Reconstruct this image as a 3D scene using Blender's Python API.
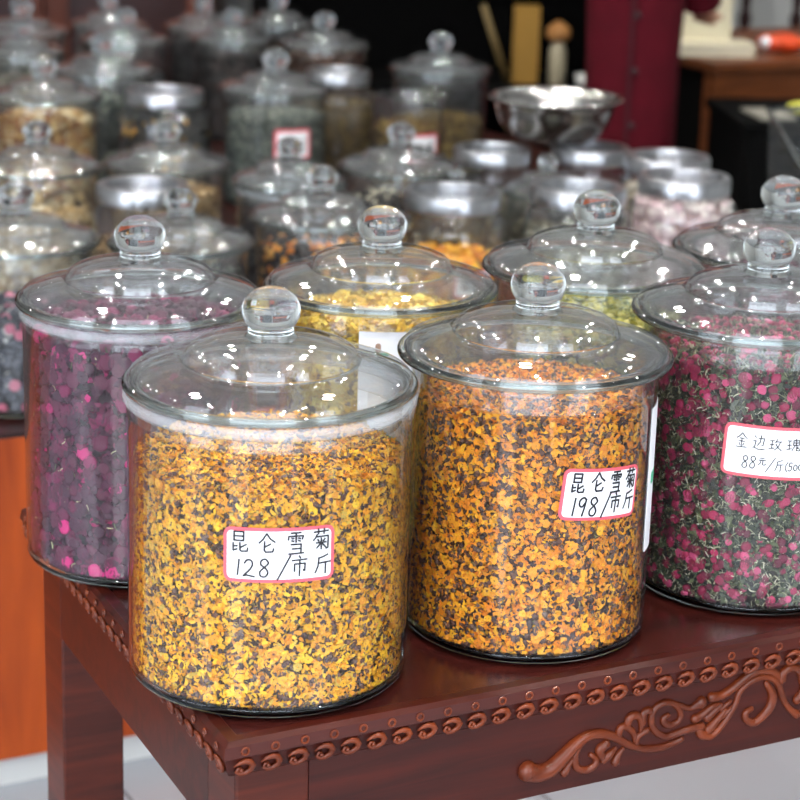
import bpy, bmesh, math, random
import numpy as np
from mathutils import Vector, Matrix

for o in list(bpy.data.objects):
    bpy.data.objects.remove(o, do_unlink=True)
S = bpy.context.scene
COL = S.collection
R = math.radians

# ---------------------------------------------------------------- camera, world, exposure
cam_d = bpy.data.cameras.new('camera')
cam = bpy.data.objects.new('camera', cam_d); COL.objects.link(cam)
cam_d.sensor_fit = 'HORIZONTAL'; cam_d.sensor_width = 36.0; cam_d.lens = 2162.0 / 800.0 * 36.0
cam_d.clip_start = 0.05; cam_d.clip_end = 200
cam_d.dof.use_dof = True; cam_d.dof.focus_distance = 2.02; cam_d.dof.aperture_fstop = 7.6
cam_d.dof.aperture_blades = 0
cam.matrix_world = (Matrix.Translation((0, 0, 1.58)) @ Matrix.Rotation(R(90 - 16.65), 4, 'X')
                    @ Matrix.Rotation(R(1.65), 4, 'Z'))
S.camera = cam

SKY = 3.6
wd = bpy.data.worlds.new('overcast_sky'); S.world = wd; wd.use_nodes = True
nt = wd.node_tree; nt.nodes.clear()
wo = nt.nodes.new('ShaderNodeOutputWorld'); wb = nt.nodes.new('ShaderNodeBackground')
tc = nt.nodes.new('ShaderNodeTexCoord'); sx = nt.nodes.new('ShaderNodeSeparateXYZ')
cr = nt.nodes.new('ShaderNodeValToRGB')
cr.color_ramp.elements[0].position = 0.0; cr.color_ramp.elements[0].color = (0.80, 0.87, 1.0, 1)
cr.color_ramp.elements[1].position = 0.7; cr.color_ramp.elements[1].color = (0.86, 0.92, 1.0, 1)
nt.links.new(tc.outputs['Generated'], sx.inputs[0]); nt.links.new(sx.outputs['Z'], cr.inputs[0])
nt.links.new(cr.outputs[0], wb.inputs[0]); wb.inputs[1].default_value = SKY
nt.links.new(wb.outputs[0], wo.inputs[0])

sun_d = bpy.data.lights.new('sun', 'SUN'); sun_d.energy = 9.0; sun_d.angle = R(0.6); sun_d.color = (1.0, 0.96, 0.9)
sun = bpy.data.objects.new('sun', sun_d); COL.objects.link(sun)
sun.rotation_euler = Vector((0.42, 0.22, -1.0)).to_track_quat('-Z', 'Y').to_euler(); sun.location = (-4, -3, 9)

S.view_settings.view_transform = 'Standard'; S.view_settings.look = 'None'
S.view_settings.exposure = 0.57; S.view_settings.gamma = 1.0
S.view_settings.use_curve_mapping = False
cy = S.cycles
cy.max_bounces = 14; cy.diffuse_bounces = 4; cy.glossy_bounces = 5; cy.transmission_bounces = 10
cy.transparent_max_bounces = 96
cy.caustics_reflective = False; cy.caustics_refractive = False
cy.sample_clamp_indirect = 6.0
cy.use_denoising = True

# ---------------------------------------------------------------- materials
def lin(c):
    return tuple((x / 255 / 12.92) if x / 255 <= 0.04045 else ((x / 255 + 0.055) / 1.055) ** 2.4 for x in c)

def new_mat(name):
    m = bpy.data.materials.new(name); m.use_nodes = True
    n = m.node_tree; n.nodes.clear()
    out = n.nodes.new('ShaderNodeOutputMaterial')
    return m, n, out

def plain(name, rgb, rough=0.6, metal=0.0, coat=0.0, spec=0.5, noise=0.0, nscale=30.0, emit=None, bump=0.0, trans=0.0):
    m, n, out = new_mat(name)
    p = n.nodes.new('ShaderNodeBsdfPrincipled')
    p.inputs['Roughness'].default_value = rough; p.inputs['Metallic'].default_value = metal
    p.inputs['Coat Weight'].default_value = coat; p.inputs['Specular IOR Level'].default_value = spec
    c = lin(rgb)
    if noise > 0 or bump > 0:
        tc = n.nodes.new('ShaderNodeTexCoord'); nz = n.nodes.new('ShaderNodeTexNoise')
        nz.inputs['Scale'].default_value = nscale; nz.inputs['Detail'].default_value = 5
        n.links.new(tc.outputs['Object'], nz.inputs['Vector'])
        r = n.nodes.new('ShaderNodeValToRGB')
        r.color_ramp.elements[0].position = 0.3; r.color_ramp.elements[1].position = 0.7
        r.color_ramp.elements[0].color = (*[x * (1 - noise) for x in c], 1)
        r.color_ramp.elements[1].color = (*[min(1, x * (1 + noise)) for x in c], 1)
        n.links.new(nz.outputs['Fac'], r.inputs[0]); n.links.new(r.outputs[0], p.inputs['Base Color'])
        if bump > 0:
            b = n.nodes.new('ShaderNodeBump'); b.inputs['Strength'].default_value = bump
            b.inputs['Distance'].default_value = 0.005
            n.links.new(nz.outputs['Fac'], b.inputs['Height']); n.links.new(b.outputs[0], p.inputs['Normal'])
    else:
        p.inputs['Base Color'].default_value = (*c, 1)
    if emit:
        p.inputs['Emission Color'].default_value = (*lin(rgb), 1); p.inputs['Emission Strength'].default_value = emit
    n.links.new(p.outputs[0], out.inputs[0])
    return m

def wood(name, dark, light, rough=0.3, coat=0.3, scale=(3, 3, 40), axis_rot=(0, 0, 0), knots=False, bump=0.05, spec=0.3):
    m, n, out = new_mat(name)
    p = n.nodes.new('ShaderNodeBsdfPrincipled'); p.inputs['Roughness'].default_value = rough
    p.inputs['Specular IOR Level'].default_value = spec; p.inputs['Coat Weight'].default_value = coat; p.inputs['Coat Roughness'].default_value = 0.18
    tc = n.nodes.new('ShaderNodeTexCoord'); mp = n.nodes.new('ShaderNodeMapping')
    mp.inputs['Scale'].default_value = scale; mp.inputs['Rotation'].default_value = axis_rot
    n.links.new(tc.outputs['Object'], mp.inputs['Vector'])
    nz = n.nodes.new('ShaderNodeTexNoise'); nz.inputs['Scale'].default_value = 1.6
    nz.inputs['Detail'].default_value = 6; nz.inputs['Roughness'].default_value = 0.6
    nz.inputs['Distortion'].default_value = 0.6
    n.links.new(mp.outputs[0], nz.inputs['Vector'])
    big = n.nodes.new('ShaderNodeTexNoise'); big.inputs['Scale'].default_value = 3.5; big.inputs['Detail'].default_value = 3
    n.links.new(tc.outputs['Object'], big.inputs['Vector'])
    mx = n.nodes.new('ShaderNodeMath'); mx.operation = 'ADD'
    h = n.nodes.new('ShaderNodeMath'); h.operation = 'MULTIPLY'; h.inputs[1].default_value = 0.65
    h2 = n.nodes.new('ShaderNodeMath'); h2.operation = 'MULTIPLY'; h2.inputs[1].default_value = 0.35
    n.links.new(nz.outputs['Fac'], h.inputs[0]); n.links.new(big.outputs['Fac'], h2.inputs[0])
    n.links.new(h.outputs[0], mx.inputs[0]); n.links.new(h2.outputs[0], mx.inputs[1])
    r = n.nodes.new('ShaderNodeValToRGB')
    r.color_ramp.elements[0].position = 0.36; r.color_ramp.elements[0].color = (*lin(dark), 1)
    r.color_ramp.elements[1].position = 0.66; r.color_ramp.elements[1].color = (*lin(light), 1)
    n.links.new(mx.outputs[0], r.inputs[0])
    last = r.outputs[0]
    if knots:
        vo = n.nodes.new('ShaderNodeTexVoronoi'); vo.inputs['Scale'].default_value = 3.3
        vo.inputs['Randomness'].default_value = 1.0
        n.links.new(tc.outputs['Object'], vo.inputs['Vector'])
        kr = n.nodes.new('ShaderNodeValToRGB')
        kr.color_ramp.elements[0].position = 0.03; kr.color_ramp.elements[0].color = (0.25, 0.2, 0.2, 1)
        kr.color_ramp.elements[1].position = 0.09; kr.color_ramp.elements[1].color = (1, 1, 1, 1)
        n.links.new(vo.outputs['Distance'], kr.inputs[0])
        mm = n.nodes.new('ShaderNodeMix'); mm.data_type = 'RGBA'; mm.blend_type = 'MULTIPLY'
        mm.inputs['Factor'].default_value = 1.0
        n.links.new(last, mm.inputs['A']); n.links.new(kr.outputs[0], mm.inputs['B'])
        last = mm.outputs['Result']
    n.links.new(last, p.inputs['Base Color'])
    b = n.nodes.new('ShaderNodeBump'); b.inputs['Strength'].default_value = bump; b.inputs['Distance'].default_value = 0.002
    n.links.new(nz.outputs['Fac'], b.inputs['Height']); n.links.new(b.outputs[0], p.inputs['Normal'])
    n.links.new(p.outputs[0], out.inputs[0])
    return m

def thin_glass(name, tint=(0.985, 0.99, 0.985), edge=(0.52, 0.57, 0.58), f0=0.032, rough=0.0, haze=0.0):
    """wall glass: passes straight through, mirrors by the viewing angle, greyer along grazing (longer) paths"""
    m, n, out = new_mat(name)
    g = n.nodes.new('ShaderNodeNewGeometry')
    d = n.nodes.new('ShaderNodeVectorMath'); d.operation = 'DOT_PRODUCT'
    n.links.new(g.outputs['Normal'], d.inputs[0]); n.links.new(g.outputs['Incoming'], d.inputs[1])
    a = n.nodes.new('ShaderNodeMath'); a.operation = 'ABSOLUTE'; n.links.new(d.outputs['Value'], a.inputs[0])
    om = n.nodes.new('ShaderNodeMath'); om.operation = 'SUBTRACT'; om.inputs[0].default_value = 1.0
    om.use_clamp = True
    n.links.new(a.outputs[0], om.inputs[1])
    p5 = n.nodes.new('ShaderNodeMath'); p5.operation = 'POWER'; p5.inputs[1].default_value = 5.0
    n.links.new(om.outputs[0], p5.inputs[0])
    fr = n.nodes.new('ShaderNodeMath'); fr.operation = 'MULTIPLY_ADD'
    fr.inputs[1].default_value = 1 - f0; fr.inputs[2].default_value = f0; fr.use_clamp = True
    n.links.new(p5.outputs[0], fr.inputs[0])
    p3 = n.nodes.new('ShaderNodeMath'); p3.operation = 'POWER'; p3.inputs[1].default_value = 3.5
    n.links.new(om.outputs[0], p3.inputs[0])
    mc = n.nodes.new('ShaderNodeMix'); mc.data_type = 'RGBA'
    mc.inputs['A'].default_value = (*tint, 1); mc.inputs['B'].default_value = (*edge, 1)
    n.links.new(p3.outputs[0], mc.inputs['Factor'])
    t = n.nodes.new('ShaderNodeBsdfTransparent'); n.links.new(mc.outputs['Result'], t.inputs[0])
    gl = n.nodes.new('ShaderNodeBsdfGlossy'); gl.inputs['Roughness'].default_value = rough
    gl.inputs['Color'].default_value = (0.97, 0.98, 1, 1)
    mix = n.nodes.new('ShaderNodeMixShader')
    n.links.new(fr.outputs[0], mix.inputs[0]); n.links.new(t.outputs[0], mix.inputs[1]); n.links.new(gl.outputs[0], mix.inputs[2])
    last = mix.outputs[0]
    if haze > 0:
        df = n.nodes.new('ShaderNodeBsdfDiffuse'); df.inputs[0].default_value = (0.8, 0.82, 0.85, 1)
        mh = n.nodes.new('ShaderNodeMixShader'); mh.inputs[0].default_value = haze
        n.links.new(last, mh.inputs[1]); n.links.new(df.outputs[0], mh.inputs[2]); last = mh.outputs[0]
    n.links.new(last, out.inputs[0])
    return m

def solid_glass(name, col=(0.96, 0.98, 0.975)):
    m, n, out = new_mat(name)
    g = n.nodes.new('ShaderNodeBsdfGlass'); g.inputs['Color'].default_value = (*col, 1)
    g.inputs['IOR'].default_value = 1.48; g.inputs['Roughness'].default_value = 0.0
    n.links.new(g.outputs[0], out.inputs[0]); return m

def attr_mat(name, rough=0.65, coat=0.0):
    m, n, out = new_mat(name)
    p = n.nodes.new('ShaderNodeBsdfPrincipled'); p.inputs['Roughness'].default_value = rough
    p.inputs['Coat Weight'].default_value = coat
    a = n.nodes.new('ShaderNodeAttribute'); a.attribute_name = 'tone'
    n.links.new(a.outputs['Color'], p.inputs['Base Color'])
    n.links.new(p.outputs[0], out.inputs[0]); return m

def gasket_mat():
    m, n, out = new_mat('milky_seal')
    d = n.nodes.new('ShaderNodeBsdfPrincipled'); d.inputs['Base Color'].default_value = (0.80, 0.82, 0.84, 1)
    d.inputs['Roughness'].default_value = 0.35
    t = n.nodes.new('ShaderNodeBsdfTransparent'); t.inputs[0].default_value = (0.95, 0.96, 0.97, 1)
    mx = n.nodes.new('ShaderNodeMixShader'); mx.inputs[0].default_value = 0.22
    n.links.new(t.outputs[0], mx.inputs[1]); n.links.new(d.outputs[0], mx.inputs[2])
    n.links.new(mx.outputs[0], out.inputs[0]); return m

def tiles(name, c1, grout, size, rot):
    m, n, out = new_mat(name)
    p = n.nodes.new('ShaderNodeBsdfPrincipled'); p.inputs['Roughness'].default_value = 0.12
    tc = n.nodes.new('ShaderNodeTexCoord'); mp = n.nodes.new('ShaderNodeMapping')
    mp.inputs['Rotation'].default_value = (0, 0, rot); mp.inputs['Location'].default_value = (0.13, 0.21, 0)
    n.links.new(tc.outputs['Object'], mp.inputs[0])
    br = n.nodes.new('ShaderNodeTexBrick'); br.offset = 0.0
    br.inputs['Scale'].default_value = 1.0; br.inputs['Mortar Size'].default_value = 0.003
    br.inputs['Brick Width'].default_value = size; br.inputs['Row Height'].default_value = size
    br.inputs['Color1'].default_value = (*lin(c1), 1); br.inputs['Color2'].default_value = (*[x * 0.95 for x in lin(c1)], 1)
    br.inputs['Mortar'].default_value = (*lin(grout), 1)
    n.links.new(mp.outputs[0], br.inputs['Vector']); n.links.new(br.outputs['Color'], p.inputs['Base Color'])
    n.links.new(p.outputs[0], out.inputs[0]); return m

M = dict(
    wall_glass=thin_glass('clear_glass_wall', haze=0.006),
    lid_glass=thin_glass('clear_glass_lid', edge=(0.66, 0.70, 0.73), f0=0.062, haze=0.02),
    glass=solid_glass('clear_thick_glass'),
    seal=gasket_mat(),
    dried=attr_mat('dried_flower_matter'),
    steel=plain('brushed_steel', (178, 180, 184), 0.28, 1.0, noise=0.12, nscale=60),
    bowl_steel=plain('bowl_steel', (188, 186, 182), 0.16, 1.0),
    paper=plain('white_paper', (246, 247, 250), 0.5),
    red_edge=plain('pink_red_print', (226, 92, 104), 0.5),
    ink=plain('black_marker_ink', (22, 22, 30), 0.5),
    green_ink=plain('green_print', (60, 180, 130), 0.5),
    tan_ink=plain('tan_print', (170, 140, 120), 0.5),
    rule=plain('faint_rule_print', (226, 196, 204), 0.5),
    mahogany=wood('mahogany_varnish', (50, 15, 8), (98, 36, 18), 0.36, 0.05, (2.2, 2.2, 30)),
    mahogany_u=wood('mahogany_rail', (40, 11, 7), (78, 25, 14), 0.38, 0.04, (2, 30, 30)),
    mahogany_top=wood('mahogany_top', (48, 18, 16), (80, 32, 26), 0.22, 0.5, (2, 26, 26), bump=0.03),
    carved=wood('carved_mahogany', (72, 26, 12), (132, 58, 26), 0.32, 0.2, (8, 20, 20)),
    pine=wood('orange_pine', (140, 54, 11), (184, 80, 20), 0.42, 0.1, (14, 14, 1.6), knots=True),
    oak=wood('brown_desk_wood', (86, 44, 18), (122, 66, 30), 0.45, 0.1, (3, 3, 24)),
    darkwood=wood('dark_chair_wood', (30, 12, 10), (52, 20, 16), 0.35, 0.2, (6, 6, 30)),
    black=plain('black_lacquer', (7, 7, 7), 0.85, spec=0.08, noise=0.2, nscale=4),
    cab=wood('red_brown_cabinet', (58, 22, 12), (100, 46, 22), 0.5, 0.1, (6, 6, 2)),
    plaster=plain('grey_plaster', (198, 199, 196), 0.9, noise=0.04, nscale=3),
    ceil=plain('white_ceiling_paint', (244, 244, 242), 0.9, noise=0.03, nscale=2),
    pave=plain('grey_paving', (78, 80, 84), 0.8, noise=0.08, nscale=2),
    tile=tiles('pale_floor_tile', (150, 155, 162), (96, 98, 104), 0.6, R(-27.8)),
)

# ---------------------------------------------------------------- mesh helpers
class MB:
    def __init__(s): s.v = []; s.f = []; s.m = []
    def add(s, verts, faces, mi=0):
        o = len(s.v); s.v += [tuple(map(float, p)) for p in verts]
        s.f += [tuple(i + o for i in f) for f in faces]; s.m += [mi] * len(faces)
    def box(s, a, b, mi=0, fr=None):
        x0, y0, z0 = a; x1, y1, z1 = b
        v = [(x0, y0, z0), (x1, y0, z0), (x1, y1, z0), (x0, y1, z0), (x0, y0, z1), (x1, y0, z1), (x1, y1, z1), (x0, y1, z1)]
        if fr: v = [fr(*p) for p in v]
        s.add(v, [(0, 3, 2, 1), (4, 5, 6, 7), (0, 1, 5, 4), (1, 2, 6, 5), (2, 3, 7, 6), (3, 0, 4, 7)], mi)
    def lathe(s, prof, seg=64, c=(0, 0, 0), mi=0, closed=False):
        n = len(prof); vs = []
        for r, z in prof:
            for k in range(seg):
                a = 2 * math.pi * k / seg
                vs.append((c[0] + r * math.cos(a), c[1] + r * math.sin(a), c[2] + z))
        fs = []
        for i in range(n if closed else n - 1):
            j = (i + 1) % n
            for k in range(seg):
                l = (k + 1) % seg
                fs.append((i * seg + k, i * seg + l, j * seg + l, j * seg + k))
        s.add(vs, fs, mi)
    def tube(s, pts, rad, seg=8, flat=1.0, nrm=None, caps=True, mi=0):
        pts = [Vector(p) for p in pts]; n = len(pts)
        if not hasattr(rad, '__len__'): rad = [rad] * n
        vs = []
        up = Vector(nrm) if nrm is not None else Vector((0, 0, 1))
        for i, p in enumerate(pts):
            t = (pts[min(i + 1, n - 1)] - pts[max(i - 1, 0)])
            t = t.normalized() if t.length > 1e-9 else Vector((1, 0, 0))
            u2 = up if abs(t.dot(up)) < 0.98 else Vector((1, 0.1, 0))
            b = t.cross(u2).normalized(); nn = b.cross(t).normalized()
            for k in range(seg):
                a = 2 * math.pi * k / seg
                vs.append(p + b * (rad[i] * math.cos(a)) + nn * (rad[i] * flat * math.sin(a)))
        fs = []
        for i in range(n - 1):
            for k in range(seg):
                l = (k + 1) % seg
                fs.append((i * seg + k, i * seg + l, (i + 1) * seg + l, (i + 1) * seg + k))
        if caps:
            fs.append(tuple(reversed(range(seg)))); fs.append(tuple(range((n - 1) * seg, n * seg)))
        s.add(vs, fs, mi)
    def ball(s, c, r, sc=(1, 1, 1), seg=10, rings=6, mi=0):
        vs = [(c[0], c[1], c[2] - r * sc[2])]
        for i in range(1, rings):
            th = math.pi * i / rings
            for k in range(seg):
                a = 2 * math.pi * k / seg
                vs.append((c[0] + r * sc[0] * math.sin(th) * math.cos(a), c[1] + r * sc[1] * math.sin(th) * math.sin(a), c[2] - r * sc[2] * math.cos(th)))
        vs.append((c[0], c[1], c[2] + r * sc[2])); fs = []
        for k in range(seg): fs.append((0, 1 + (k + 1) % seg, 1 + k))
        for i in range(rings - 2):
            for k in range(seg):
                l = (k + 1) % seg
                fs.append((1 + i * seg + k, 1 + i * seg + l, 1 + (i + 1) * seg + l, 1 + (i + 1) * seg + k))
        b = 1 + (rings - 2) * seg
        for k in range(seg): fs.append((b + k, b + (k + 1) % seg, len(vs) - 1))
        s.add(vs, fs, mi)
    def build(s, name, mats, parent=None, smooth=True, loc=None, auto=None, bevel=0.0):
        me = bpy.data.meshes.new(name); me.from_pydata(s.v, [], s.f)
        if not isinstance(mats, (list, tuple)): mats = [mats]
        for m in mats: me.materials.append(m)
        me.polygons.foreach_set('material_index', s.m)
        bm = bmesh.new(); bm.from_mesh(me)
        bmesh.ops.remove_doubles(bm, verts=bm.verts, dist=1e-6)
        bmesh.ops.dissolve_degenerate(bm, edges=bm.edges, dist=1e-7)
        bmesh.ops.recalc_face_normals(bm, faces=bm.faces)
        if bevel > 0:
            bmesh.ops.bevel(bm, geom=list(bm.edges), offset=bevel, segments=2, affect='EDGES', profile=0.6)
        bm.to_mesh(me); bm.free()
        if smooth:
            me.polygons.foreach_set('use_smooth', [True] * len(me.polygons))
            if auto: me.set_sharp_from_angle(angle=R(auto))
        o = bpy.data.objects.new(name, me); COL.objects.link(o)
        if parent: o.parent = parent
        if loc is not None: o.location = loc
        return o

def empty(name, loc, rz=0.0):
    o = bpy.data.objects.new(name, None); COL.objects.link(o); o.location = loc; o.rotation_euler = (0, 0, rz)
    o.empty_display_size = 0.1
    return o

def tag(o, label=None, cat=None, group=None, kind=None):
    if label: o['label'] = label
    if cat: o['category'] = cat
    if group: o['group'] = group
    if kind: o['kind'] = kind
    return o

def struct(mb, name, mat, **k):
    return tag(mb.build(name, mat, smooth=False, **k), kind='structure')

# ---------------------------------------------------------------- the room
def B(a, b):
    m = MB(); m.box(a, b); return m
FY = 0.35     # the shop front; the photographer stands just outside
struct(B((-4.6, FY, -0.1), (4.2, 8.4, 0.0)), 'floor', M['tile'])
struct(B((-14, -16, -0.1), (14, FY, 0.0)), 'ground_pavement', M['pave'])
struct(B((-4.6, 8.2, 0), (4.2, 8.4, 3.1)), 'wall_back', M['plaster'])
struct(B((-4.8, FY, 0), (-4.6, 8.4, 3.1)), 'wall_left', M['plaster'])
struct(B((4.2, FY, 0), (4.4, 8.4, 3.1)), 'wall_right', M['plaster'])
struct(B((-4.8, FY - 0.2, 3.1), (4.4, 8.4, 3.2)), 'ceiling', M['ceil'])
f = MB()   # unseen pale strips, added so the jars mirror bright upright streaks
f.box((-1.3, -5.0, 0.0), (-0.62, FY, 0.004)); f.box((-2.75, -5.0, 0.0), (-2.2, FY, 0.004)); f.box((0.72, -5.0, 0.0), (0.98, FY, 0.004))
struct(f, 'ground_streak_reflectors', plain('pale_reflector', (176, 178, 180), 0.7, noise=.06, nscale=4))
f = MB()   # the open shop front behind the photographer
f.box((-4.8, FY - 0.2, 0), (-4.3, FY, 3.1)); f.box((-1.66, FY - 0.2, 0), (-1.02, FY, 3.1))
f.box((0.62, FY - 0.2, 0), (1.15, FY, 3.1)); f.box((2.5, FY - 0.2, 0), (4.4, FY, 3.1))
f.box((-4.3, FY - 0.2, 2.75), (2.5, FY, 3.1))
struct(f, 'wall_front', M['plaster'])

# ---------------------------------------------------------------- ceiling lamps
lamp_glow = plain('lamp_glow', (255, 252, 246), 0.5, emit=500.0)
lamp_ring = plain('white_lamp_ring', (225, 225, 225), 0.5)
def downlight():
    t = empty('ceiling_downlight', (0, 0, 3.1))
    m = MB(); m.lathe([(0.048, 0.0), (0.062, 0.0), (0.062, -0.012), (0.048, -0.012)], 24, closed=True); m.build('ring', lamp_ring, t)
    m = MB(); m.lathe([(0.0, -0.004), (0.048, -0.004), (0.048, -0.010), (0.0, -0.010)], 24); m.build('lamp_disc', lamp_glow, t)
    return t
lamp0 = downlight(); first = True
for x in (-2.0, -0.9, 0.2, 1.3):
    for y in (1.1, 2.7, 4.3, 5.9):
        if first: r = lamp0; first = False
        else:
            r = lamp0.copy(); COL.objects.link(r)
            for c in lamp0.children:
                d = c.copy(); COL.objects.link(d); d.parent = r
        r.location = (x, y, 3.1)
        tag(r, 'round white recessed downlight set flush in the shop ceiling', 'ceiling light', 'downlights in the shop ceiling')

# ---------------------------------------------------------------- the front display table
UA = R(27.8)
U = Vector((math.cos(UA), math.sin(UA), 0)); V = Vector((-math.sin(UA), math.cos(UA), 0))
C0 = Vector((-0.1406, 1.711, 0))
TL, TD, TT = 1.29, 0.65, 0.752
table = tag(empty('carved_table', (C0.x, C0.y, 0), UA),
            'dark mahogany table with carved apron and scroll moulded edge holding the front seven jars', 'table')
# local frame of the table: x along the front edge, y to the back, z up
m = MB(); m.box((0.0, 0.0, 0.736), (TL, TD, TT)); m.build('table_top', M['mahogany_top'], table, smooth=False, bevel=0.002)
def rim_frame(pts):
    """mitred moulding round the top; pts are (outward offset, z)"""
    mb = MB(); n = len(pts); vs = []
    for (sx, sy, cx, cy) in ((-1, -1, 0, 0), (1, -1, TL, 0), (1, 1, TL, TD), (-1, 1, 0, TD)):
        for o, z in pts: vs.append((cx + sx * o, cy + sy * o, z))
    fs = []
    for c in range(4):
        d = (c + 1) % 4
        for i in range(n):
            j = (i + 1) % n
            fs.append((c * n + i, d * n + i, d * n + j, c * n + j))
    mb.add(vs, fs); return mb
BAND = rim_frame([(-0.014, 0.7515), (-0.012, 0.7535), (-0.001, 0.7535), (0.004, 0.7500), (0.006, 0.7395), (0.0045, 0.7385), (-0.012, 0.7385)])
rim_frame([(-0.012, 0.7385), (0.0045, 0.7385), (0.0035, 0.735), (0.000, 0.722), (-0.004, 0.7185), (-0.012, 0.7185)]).build('edge_moulding', M['mahogany_u'], table, smooth=False)
def edge_sides():
    # (origin, along, outward, length)
    return [(Vector((0, 0, 0)), Vector((1, 0, 0)), Vector((0, -1, 0)), TL),
            (Vector((0, TD, 0)), Vector((0, -1, 0)), Vector((-1, 0, 0)), TD),
            (Vector((TL, 0, 0)), Vector((0, 1, 0)), Vector((1, 0, 0)), TD)]
wv = MB(); dt = MB()
for o, a, out, L in edge_sides():
    n = int(L / 0.0258); st = L / n
    for k in range(n):
        c = o + a * (st * (k + 0.5)) + Vector((0, 0, 0.7285))
        def P(x, z, h=0.0):
            off = 0.0018 + (z + 0.008) * 0.28 + h
            return c + a * (x * 1.2) + out * (off) + Vector((0, 0, z))
        path = [(-0.0075, 0.0030, .0008), (-0.0035, 0.0060, .0020), (0.0010, 0.0072, .0028), (0.0052, 0.0056, .0033), (0.0074, 0.0016, .0034), (0.0062, -0.0030, .0030),
                (0.0022, -0.0058, .0026), (-0.0024, -0.0058, .0024), (-0.0052, -0.0028, .0020), (-0.0040, 0.0004, .0016), (-0.0012, 0.0004, .0012)]
        wv.tube([P(x, z) for x, z, r in path], [r * 0.95 for _, _, r in path], 7, 0.85, out)
        e = P(-0.0014, -0.0022, 0.0005); wv.ball(e, 0.0022, seg=8, rings=5)
    n = int(L / 0.0285); st = L / n
    for k in range(n):
        c = o + a * (st * (k + 0.5)) + out * 0.0056 + Vector((0, 0, 0.7448))
        ring = [c + a * (0.0034 * math.cos(t)) + Vector((0, 0, 0.0034 * math.sin(t))) for t in np.linspace(0, 2 * math.pi, 11)]
        dt.tube(ring, 0.0011, 6, 1.0, out, caps=False)
wv.build('carved_wave_border', M['carved'], table)
BAND.add(dt.v, dt.f, 1); BAND.build('edge_band', [M['mahogany_u'], M['carved']], table, auto=30)
m = MB(); m.box((0.086, 0.018, 0.6255), (TL - 0.086, 0.040, 0.7185)); m.build('front_apron', M['mahogany_u'], table, smooth=False)
m = MB(); m.box((0.086, TD - 0.040, 0.6255), (TL - 0.086, TD - 0.018, 0.7185)); m.build('back_apron', M['mahogany_u'], table, smooth=False)
for x0, x1 in ((0.014, 0.036), (TL - 0.036, TL - 0.014)):
    m = MB(); m.box((x0, 0.088, 0.6255), (x1, TD - 0.088, 0.7185)); m.build('side_apron', M['mahogany_u'], table, smooth=False)
for (x, y) in ((0.0135, 0.0165), (TL - 0.0855, 0.0165), (0.0135, TD - 0.0885), (TL - 0.0855, TD - 0.0885)):
    m = MB(); m.box((x, y, 0.0), (x + 0.072, y + 0.072, 0.7185)); m.build('leg', M['mahogany'], table, smooth=False, bevel=0.003)

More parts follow.
